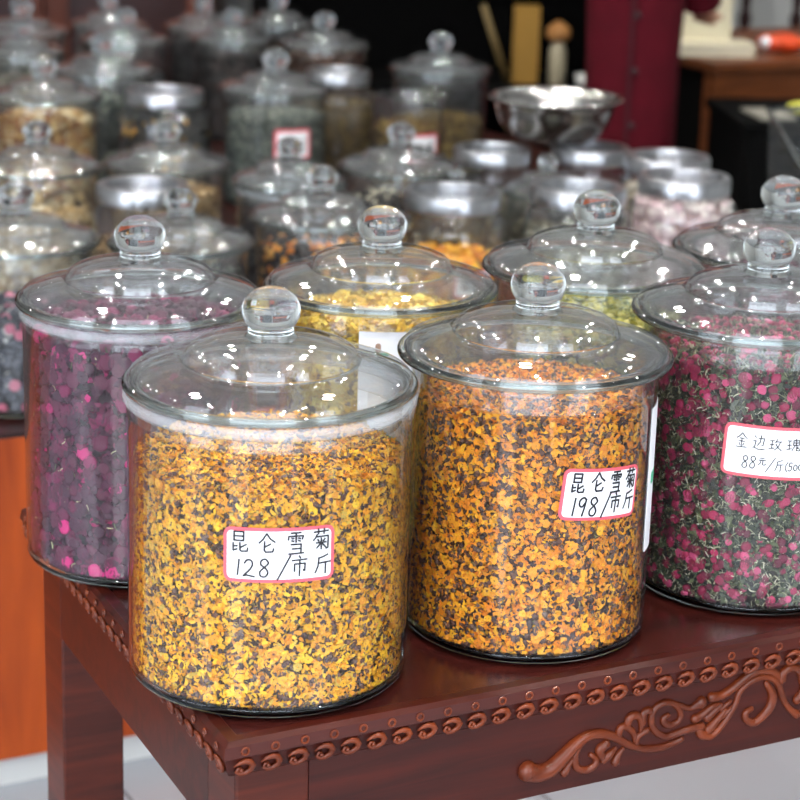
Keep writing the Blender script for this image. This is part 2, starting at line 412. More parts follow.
SCROLL = [[(0.3156, 0.6545, 0.0077), (0.3264, 0.6501, 0.00691), (0.3405, 0.6517, 0.00652), (0.3543, 0.6612, 0.00612), (0.368, 0.672, 0.00511), (0.3821, 0.6782, 0.0041), (0.3991, 0.6771, 0.0037), (0.4167, 0.6687, 0.00331), (0.4322, 0.6582, 0.00291), (0.45, 0.6508, 0.00292), (0.4677, 0.6489, 0.00293), (0.4826, 0.6506, 0.00252), (0.4926, 0.6533, 0.00252)], [(0.3799, 0.6741, 0.00205), (0.3719, 0.6667, 0.00246), (0.369, 0.6561, 0.00287), (0.3719, 0.6464, 0.00287), (0.3819, 0.6417, 0.00288), (0.3914, 0.6448, 0.00289), (0.3934, 0.6512, 0.00247), (0.387, 0.657, 0.00206)], [(0.3665, 0.6565, 0.00123), (0.3621, 0.6507, 0.00246), (0.3576, 0.6448, 0.00368)], [(0.4035, 0.665, 0.00371), (0.3965, 0.6607, 0.00371), (0.4007, 0.652, 0.00289)], [(0.4149, 0.6582, 0.00165), (0.408, 0.6528, 0.00331), (0.4021, 0.6483, 0.00289)], [(0.4237, 0.656, 0.00166), (0.418, 0.6497, 0.0029), (0.4159, 0.6439, 0.00352)], [(0.4177, 0.6724, 0.00289), (0.4197, 0.6795, 0.0031), (0.427, 0.6789, 0.00289), (0.435, 0.6713, 0.00249), (0.4374, 0.6617, 0.00166)], [(0.4269, 0.6808, 0.00289), (0.4301, 0.6888, 0.00351), (0.4387, 0.6887, 0.0031), (0.4434, 0.681, 0.00249), (0.4436, 0.6719, 0.00166)], [(0.4455, 0.6795, 0.00249), (0.4453, 0.6897, 0.00311), (0.4521, 0.6918, 0.00311), (0.4562, 0.6854, 0.00208)], [(0.4391, 0.6587, 0.00208), (0.4415, 0.6666, 0.00249), (0.4511, 0.6705, 0.0025)], [(0.5158, 0.6627, 0.00318), (0.5014, 0.6622, 0.00317), (0.4872, 0.6606, 0.00296), (0.4731, 0.6597, 0.00276), (0.4607, 0.6679, 0.00275), (0.4551, 0.6807, 0.00274), (0.4589, 0.6928, 0.00274), (0.4703, 0.6967, 0.00274), (0.4824, 0.6923, 0.00255), (0.4895, 0.6828, 0.00236), (0.4885, 0.6744, 0.00237), (0.4793, 0.6707, 0.00276), (0.4708, 0.6745, 0.00275), (0.4697, 0.6801, 0.00236), (0.4749, 0.6823, 0.00196)], [(0.4727, 0.6962, 0.00196), (0.4873, 0.6907, 0.00236), (0.4996, 0.6852, 0.00237), (0.509, 0.6873, 0.00356), (0.5136, 0.689, 0.00475)], [(0.5073, 0.6725, 0.00357), (0.5148, 0.6748, 0.00317), (0.5263, 0.6813, 0.00278), (0.5358, 0.6828, 0.00199)], [(0.5123, 0.6612, 0.00278), (0.5165, 0.6538, 0.00358), (0.5277, 0.6499, 0.00319), (0.5369, 0.6553, 0.0028), (0.547, 0.6654, 0.0024), (0.5556, 0.6791, 0.0024), (0.5605, 0.6923, 0.0024), (0.5732, 0.7009, 0.0024), (0.5902, 0.7028, 0.00261), (0.6059, 0.6939, 0.00282), (0.6138, 0.677, 0.00263), (0.6227, 0.6633, 0.00223), (0.6337, 0.6534, 0.00346)], [(0.5258, 0.6922, 0.00397), (0.5362, 0.6918, 0.00358), (0.5503, 0.6974, 0.00359), (0.5653, 0.7066, 0.00359), (0.5821, 0.7112, 0.0036), (0.5972, 0.7081, 0.00362), (0.6079, 0.699, 0.00282)], [(0.5922, 0.6953, 0.00201), (0.6009, 0.6816, 0.00363), (0.5996, 0.6687, 0.00404), (0.5894, 0.6585, 0.00363), (0.5799, 0.6543, 0.00322), (0.5707, 0.6598, 0.00302), (0.5693, 0.6673, 0.00261), (0.576, 0.6698, 0.00221)], [(0.6107, 0.6963, 0.00403), (0.6125, 0.7036, 0.00363), (0.6221, 0.7074, 0.00363), (0.6326, 0.7022, 0.00324), (0.6375, 0.6915, 0.00325), (0.6394, 0.6801, 0.00285), (0.6333, 0.6701, 0.00407)], [(0.5387, 0.6768, 0.00199), (0.5491, 0.6835, 0.0016)], [(0.5406, 0.6688, 0.00239), (0.5521, 0.6764, 0.0016)], [(0.5223, 0.6712, 0.00358), (0.5314, 0.6771, 0.00279), (0.5384, 0.6812, 0.00199)], [(0.5246, 0.6577, 0.00398), (0.5336, 0.6658, 0.00319), (0.5438, 0.6747, 0.002)]]
def smooth_path(pts, sub=5):
    P = [np.array(p, float) for p in pts]; out = []
    for i in range(len(P) - 1):
        p0 = P[max(i - 1, 0)]; p1 = P[i]; p2 = P[i + 1]; p3 = P[min(i + 2, len(P) - 1)]
        for k in range(sub):
            t = k / sub
            out.append(0.5 * ((2 * p1) + (-p0 + p2) * t + (2 * p0 - 5 * p1 + 4 * p2 - p3) * t * t + (-p0 + 3 * p1 - 3 * p2 + p3) * t ** 3))
    out.append(P[-1]); return out
sc = MB()
for mir in (False, True):
    for st in SCROLL:
        q = smooth_path(st, 5)
        pts = [((1.289 - p[0]) if mir else p[0], 0.0175, p[1]) for p in q]
        rad = [max(0.001, p[2]) * 1.38 for p in q]
        sc.tube(pts, rad, 9, 0.95, (0, -1, 0))
        for e in (0, -1):
            sc.ball(pts[e], rad[e] * 1.02, (1, 0.95, 1), 9, 6)
sc.build('carved_scrollwork', M['carved'], table)

for c in table.children:      # the old table stands a little out of square
    for q in c.data.vertices: q.co.x += 0.044 * q.co.y

# ---------------------------------------------------------------- handwriting and price stickers
G = {
 'kun': [[(.25,1),(.25,.55)],[(.25,1),(.76,1),(.75,.55)],[(.27,.78),(.73,.78)],[(.25,.56),(.75,.56)],[(.2,.44),(.2,.05),(.42,.14)],[(.2,.27),(.42,.29)],[(.9,.38),(.6,.22)],[(.56,.46),(.56,.1),(.64,.03),(.95,.05),(.97,.22)]],
 'lun': [[(.5,1),(.3,.72),(.05,.5)],[(.5,1),(.72,.72),(1,.55)],[(.38,.6),(.36,.12),(.45,.03),(.85,.05),(.92,.22)],[(.74,.46),(.4,.3)]],
 'xue': [[(.2,.98),(.8,.99)],[(.08,.84),(.05,.66)],[(.08,.83),(.93,.84),(.86,.68)],[(.5,.98),(.5,.55)],[(.24,.74),(.37,.72)],[(.24,.63),(.37,.6)],[(.63,.74),(.76,.72)],[(.63,.63),(.76,.6)],[(.2,.45),(.8,.46),(.78,.04)],[(.26,.25),(.78,.26)],[(.08,.02),(.95,.05)]],
 'ju': [[(.05,.87),(.95,.89)],[(.32,1.02),(.33,.76)],[(.68,1.02),(.66,.76)],[(.25,.75),(.15,.6),(.02,.48)],[(.2,.64),(.93,.65),(.91,.08),(.78,.05)],[(.28,.52),(.36,.42)],[(.73,.53),(.62,.42)],[(.18,.35),(.8,.36)],[(.5,.57),(.5,.04)],[(.48,.34),(.22,.1)],[(.52,.34),(.77,.12)]],
 'shi': [[(.48,1.02),(.56,.9)],[(.05,.78),(.97,.82)],[(.2,.58),(.2,.18)],[(.2,.58),(.84,.6),(.82,.2),(.72,.25)],[(.52,.8),(.5,-.08)]],
 'jin': [[(.82,1.02),(.5,.9),(.22,.85)],[(.25,.86),(.2,.4),(.02,.0)],[(.22,.55),(1,.6)],[(.68,.57),(.66,-.06)]],
 'gold': [[(.5,1),(.3,.78),(.05,.62)],[(.5,1),(.7,.8),(.97,.64)],[(.3,.62),(.7,.62)],[(.22,.42),(.78,.43)],[(.5,.62),(.5,.05)],[(.28,.3),(.36,.15)],[(.72,.3),(.62,.15)],[(.03,.02),(.97,.05)]],
 'bian': [[(.15,.92),(.25,.78)],[(.05,.55),(.26,.58),(.2,.2),(.05,.08)],[(.15,.12),(.5,.0),(1,.03)],[(.45,.75),(.92,.76),(.86,.3),(.75,.28)],[(.66,.97),(.6,.5),(.4,.25)]],
 'mei': [[(.05,.85),(.4,.86)],[(.07,.5),(.38,.52)],[(.0,.15),(.42,.24)],[(.22,.85),(.22,.18)],[(.62,1),(.48,.7)],[(.55,.78),(.98,.8)],[(.86,.78),(.75,.4),(.45,.05)],[(.52,.6),(.7,.3),(1.02,.03)]],
 'gui': [[(.02,.85),(.36,.86)],[(.04,.5),(.34,.52)],[(.0,.15),(.38,.24)],[(.19,.85),(.19,.18)],[(.72,1.02),(.62,.9)],[(.5,.88),(.5,.52),(.95,.53),(.96,.89),(.5,.88)],[(.5,.7),(.95,.71)],[(.72,.88),(.72,.52)],[(.64,.52),(.42,.08)],[(.76,.52),(.76,.1),(1.02,.08),(1.02,.2)],[(.88,.42),(.83,.26),(.97,.26)]],
 'yuan': [[(.25,.85),(.76,.87)],[(.05,.6),(.97,.63)],[(.38,.6),(.3,.25),(.05,.02)],[(.62,.6),(.62,.1),(.7,.04),(.95,.06),(.98,.22)]],
 '1': [[(.6,1),(.36,0)]],
 '2': [[(.12,.78),(.32,.98),(.66,.97),(.78,.74),(.56,.42),(.05,.05),(.3,.08),(.95,.0)]],
 '8': [[(.85,.82),(.6,1),(.25,.9),(.25,.68),(.6,.5),(.8,.25),(.6,.02),(.22,.05),(.15,.28),(.45,.5),(.8,.72),(.85,.84)]],
 '9': [[(.88,.88),(.6,1),(.25,.85),(.22,.6),(.5,.5),(.8,.72),(.88,.92),(.78,.5),(.6,.0)]],
 '5': [[(.9,.98),(.35,.95),(.3,.55),(.65,.6),(.82,.35),(.6,.03),(.1,.05)]],
 '0': [[(.5,1),(.15,.75),(.15,.25),(.5,0),(.85,.25),(.85,.75),(.5,1)]],
 '(': [[(.8,1.05),(.35,.7),(.3,.3),(.7,-.08)]], ')': [[(.2,1.05),(.65,.7),(.7,.3),(.3,-.08)]],
 'g': [[(.8,.6),(.4,.7),(.15,.4),(.4,.1),(.8,.3),(.82,.65),(.78,-.15),(.4,-.35),(.15,-.15)]],
 '/': [[(1.0,1.06),(.0,-.1)]],
 'mark': [[(.2,.9),(.2,.1)],[(.2,.9),(.8,.9),(.8,.1)],[(.2,.5),(.8,.5)],[(.2,.12),(.8,.12)]],
}
def frame_on(cx, cy, facing=None):
    d = Vector((-cx, -cy, 0)).normalized() if facing is None else Vector((math.cos(facing), math.sin(facing), 0))
    l = -d; r = Vector((l.y, -l.x, 0)); return d, r
def wrap(rad, phi0, z0, tilt, d, r):
    ct, st = math.cos(tilt), math.sin(tilt)
    def f(a, b, lift):
        s = a * ct - b * st; h = a * st + b * ct
        ph = phi0 + s / rad; rr = rad + lift
        return d * (rr * math.cos(ph)) + r * (rr * math.sin(ph)) + Vector((0, 0, z0 + h))
    return f
def rrect(mb, F, w, h, cr, l0, l1, mi, n=26):
    """rounded card wrapped on the glass, with a thickness"""
    xs = list(np.linspace(-w / 2, w / 2, n)); rows = []
    ext = [x for x in (-w / 2 + cr * .08, -w / 2 + cr * .3, -w / 2 + cr * .6)]
    xs = sorted(set(xs + ext + [-x for x in ext]))
    def hh(x):
        e = abs(x) - (w / 2 - cr)
        return h / 2 if e <= 0 else h / 2 - cr + math.sqrt(max(0, cr * cr - e * e))
    k = len(xs); vs = []
    for l in (l0, l1):
        for x in xs: vs.append(F(x, hh(x), l))
        for x in xs: vs.append(F(x, -hh(x), l))
    fs = []
    for i in range(k - 1):
        fs.append((2 * k + i, 2 * k + i + 1, 3 * k + i + 1, 3 * k + i)); fs.append((i, k + i, k + i + 1, i + 1))
        fs.append((i, i + 1, 2 * k + i + 1, 2 * k + i)); fs.append((k + i, 3 * k + i, 3 * k + i + 1, k + i + 1))
    fs.append((0, 2 * k, 3 * k, k)); fs.append((k - 1, 2 * k - 1, 4 * k - 1, 3 * k - 1))
    mb.add(vs, fs, mi)
def ribbons(mb, F, glyphs, wd, lift, mi=0, jitter=0.0, rng=None):
    """glyphs: (name, x, y, w, h)"""
    for g, x, y, w, h in glyphs:
        for st in G[g]:
            pts = [np.array((x + p[0] * w, y + p[1] * h)) for p in st]
            if len(pts) > 2:
                pts = [q for q in (np.array(t) for t in smooth_path(pts, 4))] if g in '0123456789()g' else pts
            fine = []
            for i in range(len(pts) - 1):
                n = max(1, int(np.linalg.norm(pts[i + 1] - pts[i]) / 0.003))
                fine += [pts[i] + (pts[i + 1] - pts[i]) * k / n for k in range(n)]
            fine.append(pts[-1])
            for i in range(len(fine) - 1):
                a, b = fine[i], fine[i + 1]; t = (b - a) / (np.linalg.norm(b - a) + 1e-9)
                nn = np.array((-t[1], t[0])) * wd / 2; a = a - t * wd * .25; b = b + t * wd * .25
                lf = lift + 0.00002 * (i % 3)
                mb.add([F(*(a + nn), lf), F(*(a - nn), lf), F(*(b - nn), lf), F(*(b + nn), lf)], [(0, 1, 2, 3)], mi)

def sticker(jar, rad, phi_deg, z, w, h, tilt_deg, glyphs, wd, d, r, border=0.0032, cr=0.007):
    F = wrap(rad, R(phi_deg), z, R(tilt_deg), d, r)
    mb = MB(); rrect(mb, F, w, h, cr, 0.0002, 0.0008, 0)
    rrect(mb, F, w - 2 * border, h - 2 * border, cr * .6, 0.0004, 0.0011, 1)
    mb.add([F(x, y, 0.0013) for x in np.linspace(-w / 2 + border, w / 2 - border, 14) for y in (-0.0003, 0.0003)],
           [(2 * i, 2 * i + 2, 2 * i + 3, 2 * i + 1) for i in range(13)], 2)
    s = mb.build('price_sticker', [M['red_edge'], M['paper'], M['rule']], jar, smooth=False)
    if glyphs:
        mb = MB(); ribbons(mb, F, glyphs, wd, 0.0015); mb.build('handwriting', M['ink'], s, smooth=False)
    s['label'] = 'white price sticker with pink red border'
    return s

# ---------------------------------------------------------------- jar builder
def glass_jar(x, y, zb, h, Rb, Rl, label, group=None, seal=False, kn=1.0, seg=72, name='glass_jar'):
    t = tag(empty(name, (x, y, zb)), label, 'jar', group)
    s = Rl / 0.134
    b = MB()
    top = h - (0.016 if seal else 0.003)
    b.lathe([(Rb - 0.0002, 0.0105), (Rb, 0.018), (Rb, top - 0.01), (Rb + 0.0008, top - 0.001), (Rb - 0.0012, top), (Rb - 0.0032, top - 0.001), (Rb - 0.0032, 0.0125)], seg, mi=0)
    c = 0.0095
    cor = [(Rb - c + c * math.sin(a), c - c * math.cos(a)) for a in np.linspace(0, math.pi / 2, 6)]
    b.lathe([(0.0, 0.0022), (Rb * 0.80, 0.002), (Rb * 0.86, 0.0)] + cor + [(Rb - 0.0004, 0.0105), (Rb - 0.003, 0.0125), (Rb - 0.009, 0.0082), (Rb * 0.6, 0.0074), (0.0, 0.0074)], seg, mi=1)
    b.build('jar_body', [M['wall_glass'], M['glass']], t)
    # lid: two domes with a step, a thick rolled rim and an inner collar
    L = MB()
    prof = [(Rl - 0.0042, 0.0040), (Rl - 0.0046, 0.0050), (Rl - 0.0064, 0.0095), (Rl - 0.0068, 0.0103), (Rl - 0.0095, 0.0122), (0.1200 * s, 0.0136), (0.112 * s, 0.0158), (0.098 * s, 0.0190), (0.087 * s, 0.0208), (0.0825 * s, 0.0214), (0.0806 * s, 0.0224), (0.0802 * s, 0.0232), (0.0778 * s, 0.0298), (0.0774 * s, 0.0305),
            (0.0755 * s, 0.0322), (0.0725 * s, 0.0342), (0.065 * s, 0.0372), (0.053 * s, 0.0404), (0.040 * s, 0.0425), (0.024 * s, 0.0440)]
    inner = [(max(0.0, r - (0.004 if r > 0.07 * s else 0.002)), z - 0.0042) for r, z in prof]
    L.lathe(prof, seg, c=(0, 0, h), mi=0)
    L.lathe(list(reversed([(Rl - 0.010, 0.0)] + inner[4:] + [(0.0, 0.040)])), seg, c=(0, 0, h), mi=0)
    if True:
        rc = Rb - 0.0085
        L.lathe([(rc, 0.0015), (rc, -0.030), (rc - 0.0012, -0.0312), (rc - 0.0026, -0.030), (rc - 0.0026, 0.0015)], seg, c=(0, 0, h), mi=0)
    rr = 0.0048; rim = []
    for a in np.linspace(0, 2 * math.pi, 12, endpoint=False):
        rim.append((Rl - rr + rr * math.cos(a), 0.0012 + rr * 0.9 * math.sin(a)))
    L.lathe(rim, seg, c=(0, 0, h), mi=1, closed=True)
    st = [(0.0800 * s + 0.0014 * math.cos(a), 0.0216 + 0.0016 * math.sin(a)) for a in np.linspace(0, 2 * math.pi, 8, endpoint=False)]
    L.lathe(st, seg, c=(0, 0, h), mi=1, closed=True)
    L.lathe([(Rl - 0.006, -0.001), (rc - 0.001, -0.0005), (rc - 0.001, 0.0025), (Rl - 0.006, 0.003)], seg, c=(0, 0, h), mi=1, closed=True)
    lid = L.build('lid', [M['lid_glass'], M['glass']], t)
    K = MB(); k = kn
    kp = [(0.0, 0.0425), (0.0245 * k, 0.0425), (0.0222 * k, 0.0450), (0.0208 * k, 0.0475), (0.0212 * k, 0.0500)]
    for a in np.linspace(-0.72, math.pi / 2, 12):
        kp.append((0.0268 * k * math.cos(a), 0.0425 + 0.0248 * k + 0.0222 * k * math.sin(a)))
    kp[-1] = (0.0, kp[-1][1])
    K.lathe(kp, 48, c=(0, 0, h)); K.build('knob', M['glass'], lid)
    if seal:
        g = MB()
        g.lathe([(Rb + 0.0035, -0.0045), (Rb + 0.0035, -0.0125), (Rb + 0.0015, -0.0155), (Rb - 0.004, -0.0155), (Rb - 0.006, -0.0125), (Rb - 0.006, -0.0045)], seg, c=(0, 0, h), closed=True)
        g.build('seal_ring', M['seal'], lid)['label'] = 'milky white plastic seal ring'
    return t

def clamp_jar(x, y, zb, ztop, Rl, Rb, label, group=None, name='glass_jar', tilt=0.0, inset=True):
    """round shouldered jar with a wide metal screw lid; ztop is the top of the lid"""
    t = tag(empty(name, (x, y, zb)), label, 'jar', group)
    h = ztop - zb; b = MB(); hn = h - 0.034
    w = 0.0028
    o = [(Rb - 0.012, 0.004), (Rb - 0.003, 0.009), (Rb, 0.02), (Rb, hn - 0.055), (Rb - 0.003, hn - 0.035), (Rb * .5 + Rl * .5, hn - 0.016), (Rl - 0.003, hn - 0.006), (Rl - 0.004, hn + 0.022)]
    i = [(r - w, z) for r, z in reversed(o)]
    b.lathe(o + i, 48, mi=0)
    b.lathe([(0, 0.0), (Rb - 0.012, 0.0), (Rb - 0.004, 0.004), (Rb - 0.0035, 0.010), (0, 0.009)], 48, mi=1)
    b.build('jar_body', [M['wall_glass'], M['glass']], t)
    m = MB(); z0 = h - 0.032
    m.lathe([(Rl - 0.002, z0), (Rl, z0 + 0.002), (Rl, h - 0.004), (Rl - 0.003, h), (Rl - 0.016, h), (Rl - 0.018, h - 0.003), (Rl - 0.018, h - 0.006), (Rl - 0.0035, h - 0.006), (Rl - 0.0035, z0)], 56, closed=True)
    lid = m.build('screw_lid', M['steel'], t, auto=40)
    lid['label'] = 'silver metal screw lid'
    m = MB(); m.lathe([(0, -0.0035), (Rl - 0.0165, -0.0045), (Rl - 0.0165, -0.0065), (0, -0.0055)], 48, c=(0, 0, h))
    m.build('lid_window', M['lid_glass'] if inset else M['steel'], lid)
    return t

# ---------------------------------------------------------------- dried flowers, leaves and buds
def petal(n=3, L=1.0, W=0.5, curl=0.35):
    vs = []; fs = []
    for i in range(n + 1):
        t = i / n; w = W * (0.55 + 0.9 * math.sin(math.pi * min(1, t * 0.9 + 0.12)) * 0.5)
        zc = curl * (t - .5) ** 2 * 2
        vs += [(t * L - L / 2, -w / 2, zc + 0.12 * W), (t * L - L / 2, w / 2, zc - 0.05 * W)]
    for i in range(n): fs.append((2 * i, 2 * i + 2, 2 * i + 3, 2 * i + 1))
    return np.array(vs), fs
def ico(sub, sc=(1, 1, 1), lump=0.0, seed=1):
    bm = bmesh.new(); bmesh.ops.create_icosphere(bm, subdivisions=sub, radius=0.5)
    rg = np.random.default_rng(seed)
    vs = np.array([v.co[:] for v in bm.verts]); fs = [tuple(v.index for v in f.verts) for f in bm.faces]; bm.free()
    if lump: vs = vs * (1 + lump * rg.normal(size=(len(vs), 1)))
    return vs * np.array(sc), fs
def bud():
    v, f = ico(2, (1, 1, 1)); v = v.copy()
    t = v[:, 0] + 0.5; k = 0.55 + 0.75 * np.sin(np.pi * np.clip(1 - t * 0.92, 0, 1)) ** 0.8 * 0.75
    v[:, 1] *= k; v[:, 2] *= k; v[:, 0] *= 1.25
    return v, f
def floret(n=6):
    """a ruffled flower head: little petals round a centre"""
    vs = []; fs = []
    for k in range(n):
        a = 2 * math.pi * k / n; ca, sa = math.cos(a), math.sin(a); o = len(vs)
        for (l, w, z) in ((0.08, 0.10, 0.05), (0.3, 0.24, 0.12 + 0.1 * (k % 2)), (0.5, 0.14, 0.02 + 0.12 * (k % 3))):
            vs += [(l * ca - w * sa, l * sa + w * ca, z), (l * ca + w * sa, l * sa - w * ca, z - 0.05)]
        fs += [(o, o + 2, o + 3, o + 1), (o + 2, o + 4, o + 5, o + 3)]
    return np.array(vs), fs
TPL = dict(petal=petal(), strip=petal(4, 1.0, 0.16, 0.9), leaf=petal(3, 1.0, 0.45, 0.5), seed=ico(1, (1, 1, .62), 0.06), chunk=ico(1, (1, .85, .75), 0.16, 3),
           ball=ico(2, (1, .95, .9), 0.03, 5), bud=bud(), floret=floret(), flake=petal(3, 1.0, .8, .6))

def fill(x, y, zb, z0, z1, Rin, specs, core, label, name, cat, seed=1, mound=0.006, rows=None):
    """heap of dried pieces against the glass; specs: (template, count, size range, palette, flatness, depth)"""
    rng = np.random.default_rng(seed); VV = []; FF = []; CC = []; base = 0
    H = z1 - z0
    area_s = 2 * math.pi * Rin * H; area_t = math.pi * Rin ** 2
    # dark core
    mb = MB(); rc = Rin - 0.0065
    mb.lathe([(0, z0 + .002), (rc, z0 + .002), (rc, z1 - 0.006), (rc * .6, z1 - .004 + mound * .7), (0, z1 - .004 + mound)], 40)
    VV.append(np.array(mb.v)); FF.append([tuple(f) for f in mb.f]); cc = np.array(lin(core))
    CC.append(np.tile(cc, (len(mb.v), 1))); base = len(mb.v)
    for tpl, cnt, (s0, s1), pal, flat, depth in specs:
        tv, tf = TPL[tpl]
        ns = int(cnt * area_s / (area_s + area_t)); nt_ = cnt - ns
        th = rng.uniform(0, 2 * math.pi, cnt); rr = np.empty(cnt); zz = np.empty(cnt); nrm = np.zeros((cnt, 3))
        dp = rng.uniform(0, depth, cnt)
        rr[:ns] = Rin - dp[:ns]; zz[:ns] = rng.uniform(z0, z1, ns)
        nrm[:ns, 0] = np.cos(th[:ns]); nrm[:ns, 1] = np.sin(th[:ns])
        q = np.sqrt(rng.uniform(0, 1, nt_)); rr[ns:] = q * (Rin - .003); zz[ns:] = z1 + mound * (1 - q ** 2) + 0.002 - dp[ns:] * .8
        nrm[ns:, 2] = 1
        pos = np.stack([rr * np.cos(th), rr * np.sin(th), zz], 1)
        n = nrm + rng.normal(size=(cnt, 3)) * (1 - flat); n /= np.linalg.norm(n, axis=1, keepdims=True)
        a = rng.normal(size=(cnt, 3)); a -= (a * n).sum(1, keepdims=True) * n; a /= np.linalg.norm(a, axis=1, keepdims=True)
        b = np.cross(n, a)
        sz = rng.uniform(s0, s1, cnt)[:, None, None]
        P = (tv[None, :, 0:1] * a[:, None, :] + tv[None, :, 1:2] * b[:, None, :] + tv[None, :, 2:3] * n[:, None, :]) * sz + pos[:, None, :]
        k = tv.shape[0]; P = P.reshape(-1, 3)
        r2 = np.hypot(P[:, 0], P[:, 1]); f = np.minimum(1, (Rin - 0.0004) / np.maximum(r2, 1e-6)); P[:, 0] *= f; P[:, 1] *= f
        P[:, 2] = np.maximum(P[:, 2], z0 + 0.0003)
        VV.append(P)
        tfa = tf
        off = (np.arange(cnt) * k + base)
        by = {}
        for fc in tfa: by.setdefault(len(fc), []).append(fc)
        for ln, lst in by.items():
            arr = (np.array(lst)[None] + off[:, None, None]).reshape(-1, ln)
            FF.append(arr)
        base += cnt * k
        w = np.array([p[1] for p in pal], float); w /= w.sum()
        cols = np.array([lin(p[0]) for p in pal])[rng.choice(len(pal), cnt, p=w)]
        cols = np.clip(cols * rng.uniform(0.78, 1.18, (cnt, 1)), 0, 1)
        CC.append(np.repeat(cols, k, axis=0))
    v = np.concatenate(VV); c = np.concatenate(CC)
    loops = []; starts = []; p = 0
    for F in FF:
        if isinstance(F, list):
            for fc in F: loops.append(np.array(fc)); starts.append(np.array([p])); p += len(fc)
        else:
            loops.append(F.reshape(-1)); starts.append(p + np.arange(len(F)) * F.shape[1]); p += F.size
    loops = np.concatenate(loops).astype(np.int32); starts = np.concatenate(starts).astype(np.int32)
    me = bpy.data.meshes.new(name); me.vertices.add(len(v)); me.vertices.foreach_set('co', v.reshape(-1).astype(np.float32))
    me.loops.add(len(loops)); me.loops.foreach_set('vertex_index', loops)
    me.polygons.add(len(starts)); me.polygons.foreach_set('loop_start', starts)
    me.update(calc_edges=True)
    at = me.attributes.new('tone', 'FLOAT_COLOR', 'POINT')
    at.data.foreach_set('color', np.concatenate([c, np.ones((len(c), 1))], 1).reshape(-1).astype(np.float32))
    me.polygons.foreach_set('use_smooth', np.ones(len(me.polygons), bool))
    me.materials.append(M['dried'])
    o = bpy.data.objects.new(name, me); COL.objects.link(o); o.location = (x, y, zb)
    return tag(o, label, cat, kind='stuff')

# ---------------------------------------------------------------- seven jars on the front table
ZT = 0.7535
Y1 = [((248, 174, 16), 5), ((255, 192, 30), 4), ((236, 150, 10), 3), ((222, 180, 60), 1)]
Y2 = [((252, 160, 14), 5), ((250, 176, 22), 3), ((236, 136, 8), 4)]
BR = [((92, 54, 38), 5), ((116, 74, 52), 3), ((66, 40, 34), 3), ((112, 84, 70), 2)]
GR = [((112, 104, 50), 2), ((146, 128, 60), 2), ((96, 62, 40), 2)]
JF = dict(j1=(-0.118, 1.884), j2=(0.129, 2.010), r1=(0.371, 2.152), red=(-0.272, 2.175), yel=(-0.024, 2.259), grn=(0.214, 2.380), far=(0.443, 2.502))
# the price 128 jar
x, y = JF['j1']; d, r = frame_on(x, y)
j = glass_jar(x, y, ZT, 0.2765, 0.1300, 0.1345, 'large glass jar priced 128 at the front corner of the carved table', seal=True, seg=96)
sticker(j, 0.130, 4.2, 0.158, 0.098, 0.0505, 0.0,
        [('kun', -.0435, .003, .0165, .0185), ('lun', -.0185, .003, .0145, .0175), ('xue', .0065, .001, .0150, .0200), ('ju', .0290, .003, .0150, .0195),
         ('1', -.0385, -.0185, .006, .0145), ('2', -.0315, -.0195, .0105, .0155), ('8', -.0185, -.0195, .0105, .0165), ('/', -.0020, -.0205, .0115, .0195), ('shi', .0100, -.0180, .0145, .0170), ('jin', .0310, -.0180, .0145, .0160)],
        0.0017, d, r)
F = wrap(0.130, R(118), 0.2, 0, d, r); mb = MB(); rrect(mb, F, 0.075, 0.085, 0.002, 0.0002, 0.0007, 0)
rrect(mb, F, 0.05, 0.012, 0.003, 0.0007, 0.0009, 1); rrect(mb, F, 0.05, 0.012, 0.003, 0.0001, -0.0001, 1); mb.build('paper_label', [M['paper'], M['green_ink']], j, smooth=False)
fill(x, y, ZT, 0.0090, 0.208, 0.1262, [('petal', 21000, (.0042, .0078), Y1, .45, .006), ('floret', 2600, (.006, .0095), Y1, .5, .005), ('seed', 5200, (.0042, .0066), BR, .5, .005), ('strip', 4500, (.004, .008), GR, .5, .006)],
     (70, 44, 20), 'yellow and brown dried chrysanthemums filling the jar priced 128', 'dried_chrysanthemum', 'dried flowers', 11, mound=.004)
# the price 198 jar
x, y = JF['j2']; d, r = frame_on(x, y)
j = glass_jar(x, y, ZT, 0.2765, 0.1195, 0.1335, 'large glass jar priced 198 beside the carved table edge, middle of the front row', seg=96)
sticker(j, 0.1195, 35.6, 0.170, 0.089, 0.0505, -5.5,
        [('kun', -0.0378, .002, 0.0151, .0185), ('lun', -0.0161, .003, 0.0146, .0185), ('xue', 0.0057, .001, 0.0137, .0205), ('ju', 0.0255, .003, 0.0137, .0195),
         ('1', -0.0331, -.0205, 0.0057, .0175), ('9', -0.0274, -.0205, 0.0099, .0180), ('8', -0.0156, -.0205, 0.0104, .0180), ('/', -0.0009, -.0205, 0.0085, .0200), ('shi', 0.0080, -.0170, 0.0132, .0170), ('jin', 0.0260, -.0160, 0.0132, .0165)],
        0.0019, d, r)
F = wrap(0.1195, R(83), 0.165, 0, d, r); mb = MB(); rrect(mb, F, 0.05, 0.145, 0.002, 0.0002, 0.0007, 0)
rrect(mb, F, 0.03, 0.012, 0.003, 0.0007, 0.0009, 1); mb.build('paper_label', [M['paper'], M['green_ink']], j, smooth=False)
fill(x, y, ZT, 0.0090, 0.236, 0.1158, [('petal', 17500, (.0042, .0080), Y2, .45, .006), ('floret', 2600, (.006, .0095), Y2, .5, .005), ('seed', 5600, (.0045, .0072), BR, .5, .005), ('strip', 2500, (.004, .008), GR, .5, .006)],
     (78, 42, 14), 'orange and brown dried chrysanthemums filling the jar priced 198', 'dried_chrysanthemum', 'dried flowers', 12, mound=.008)
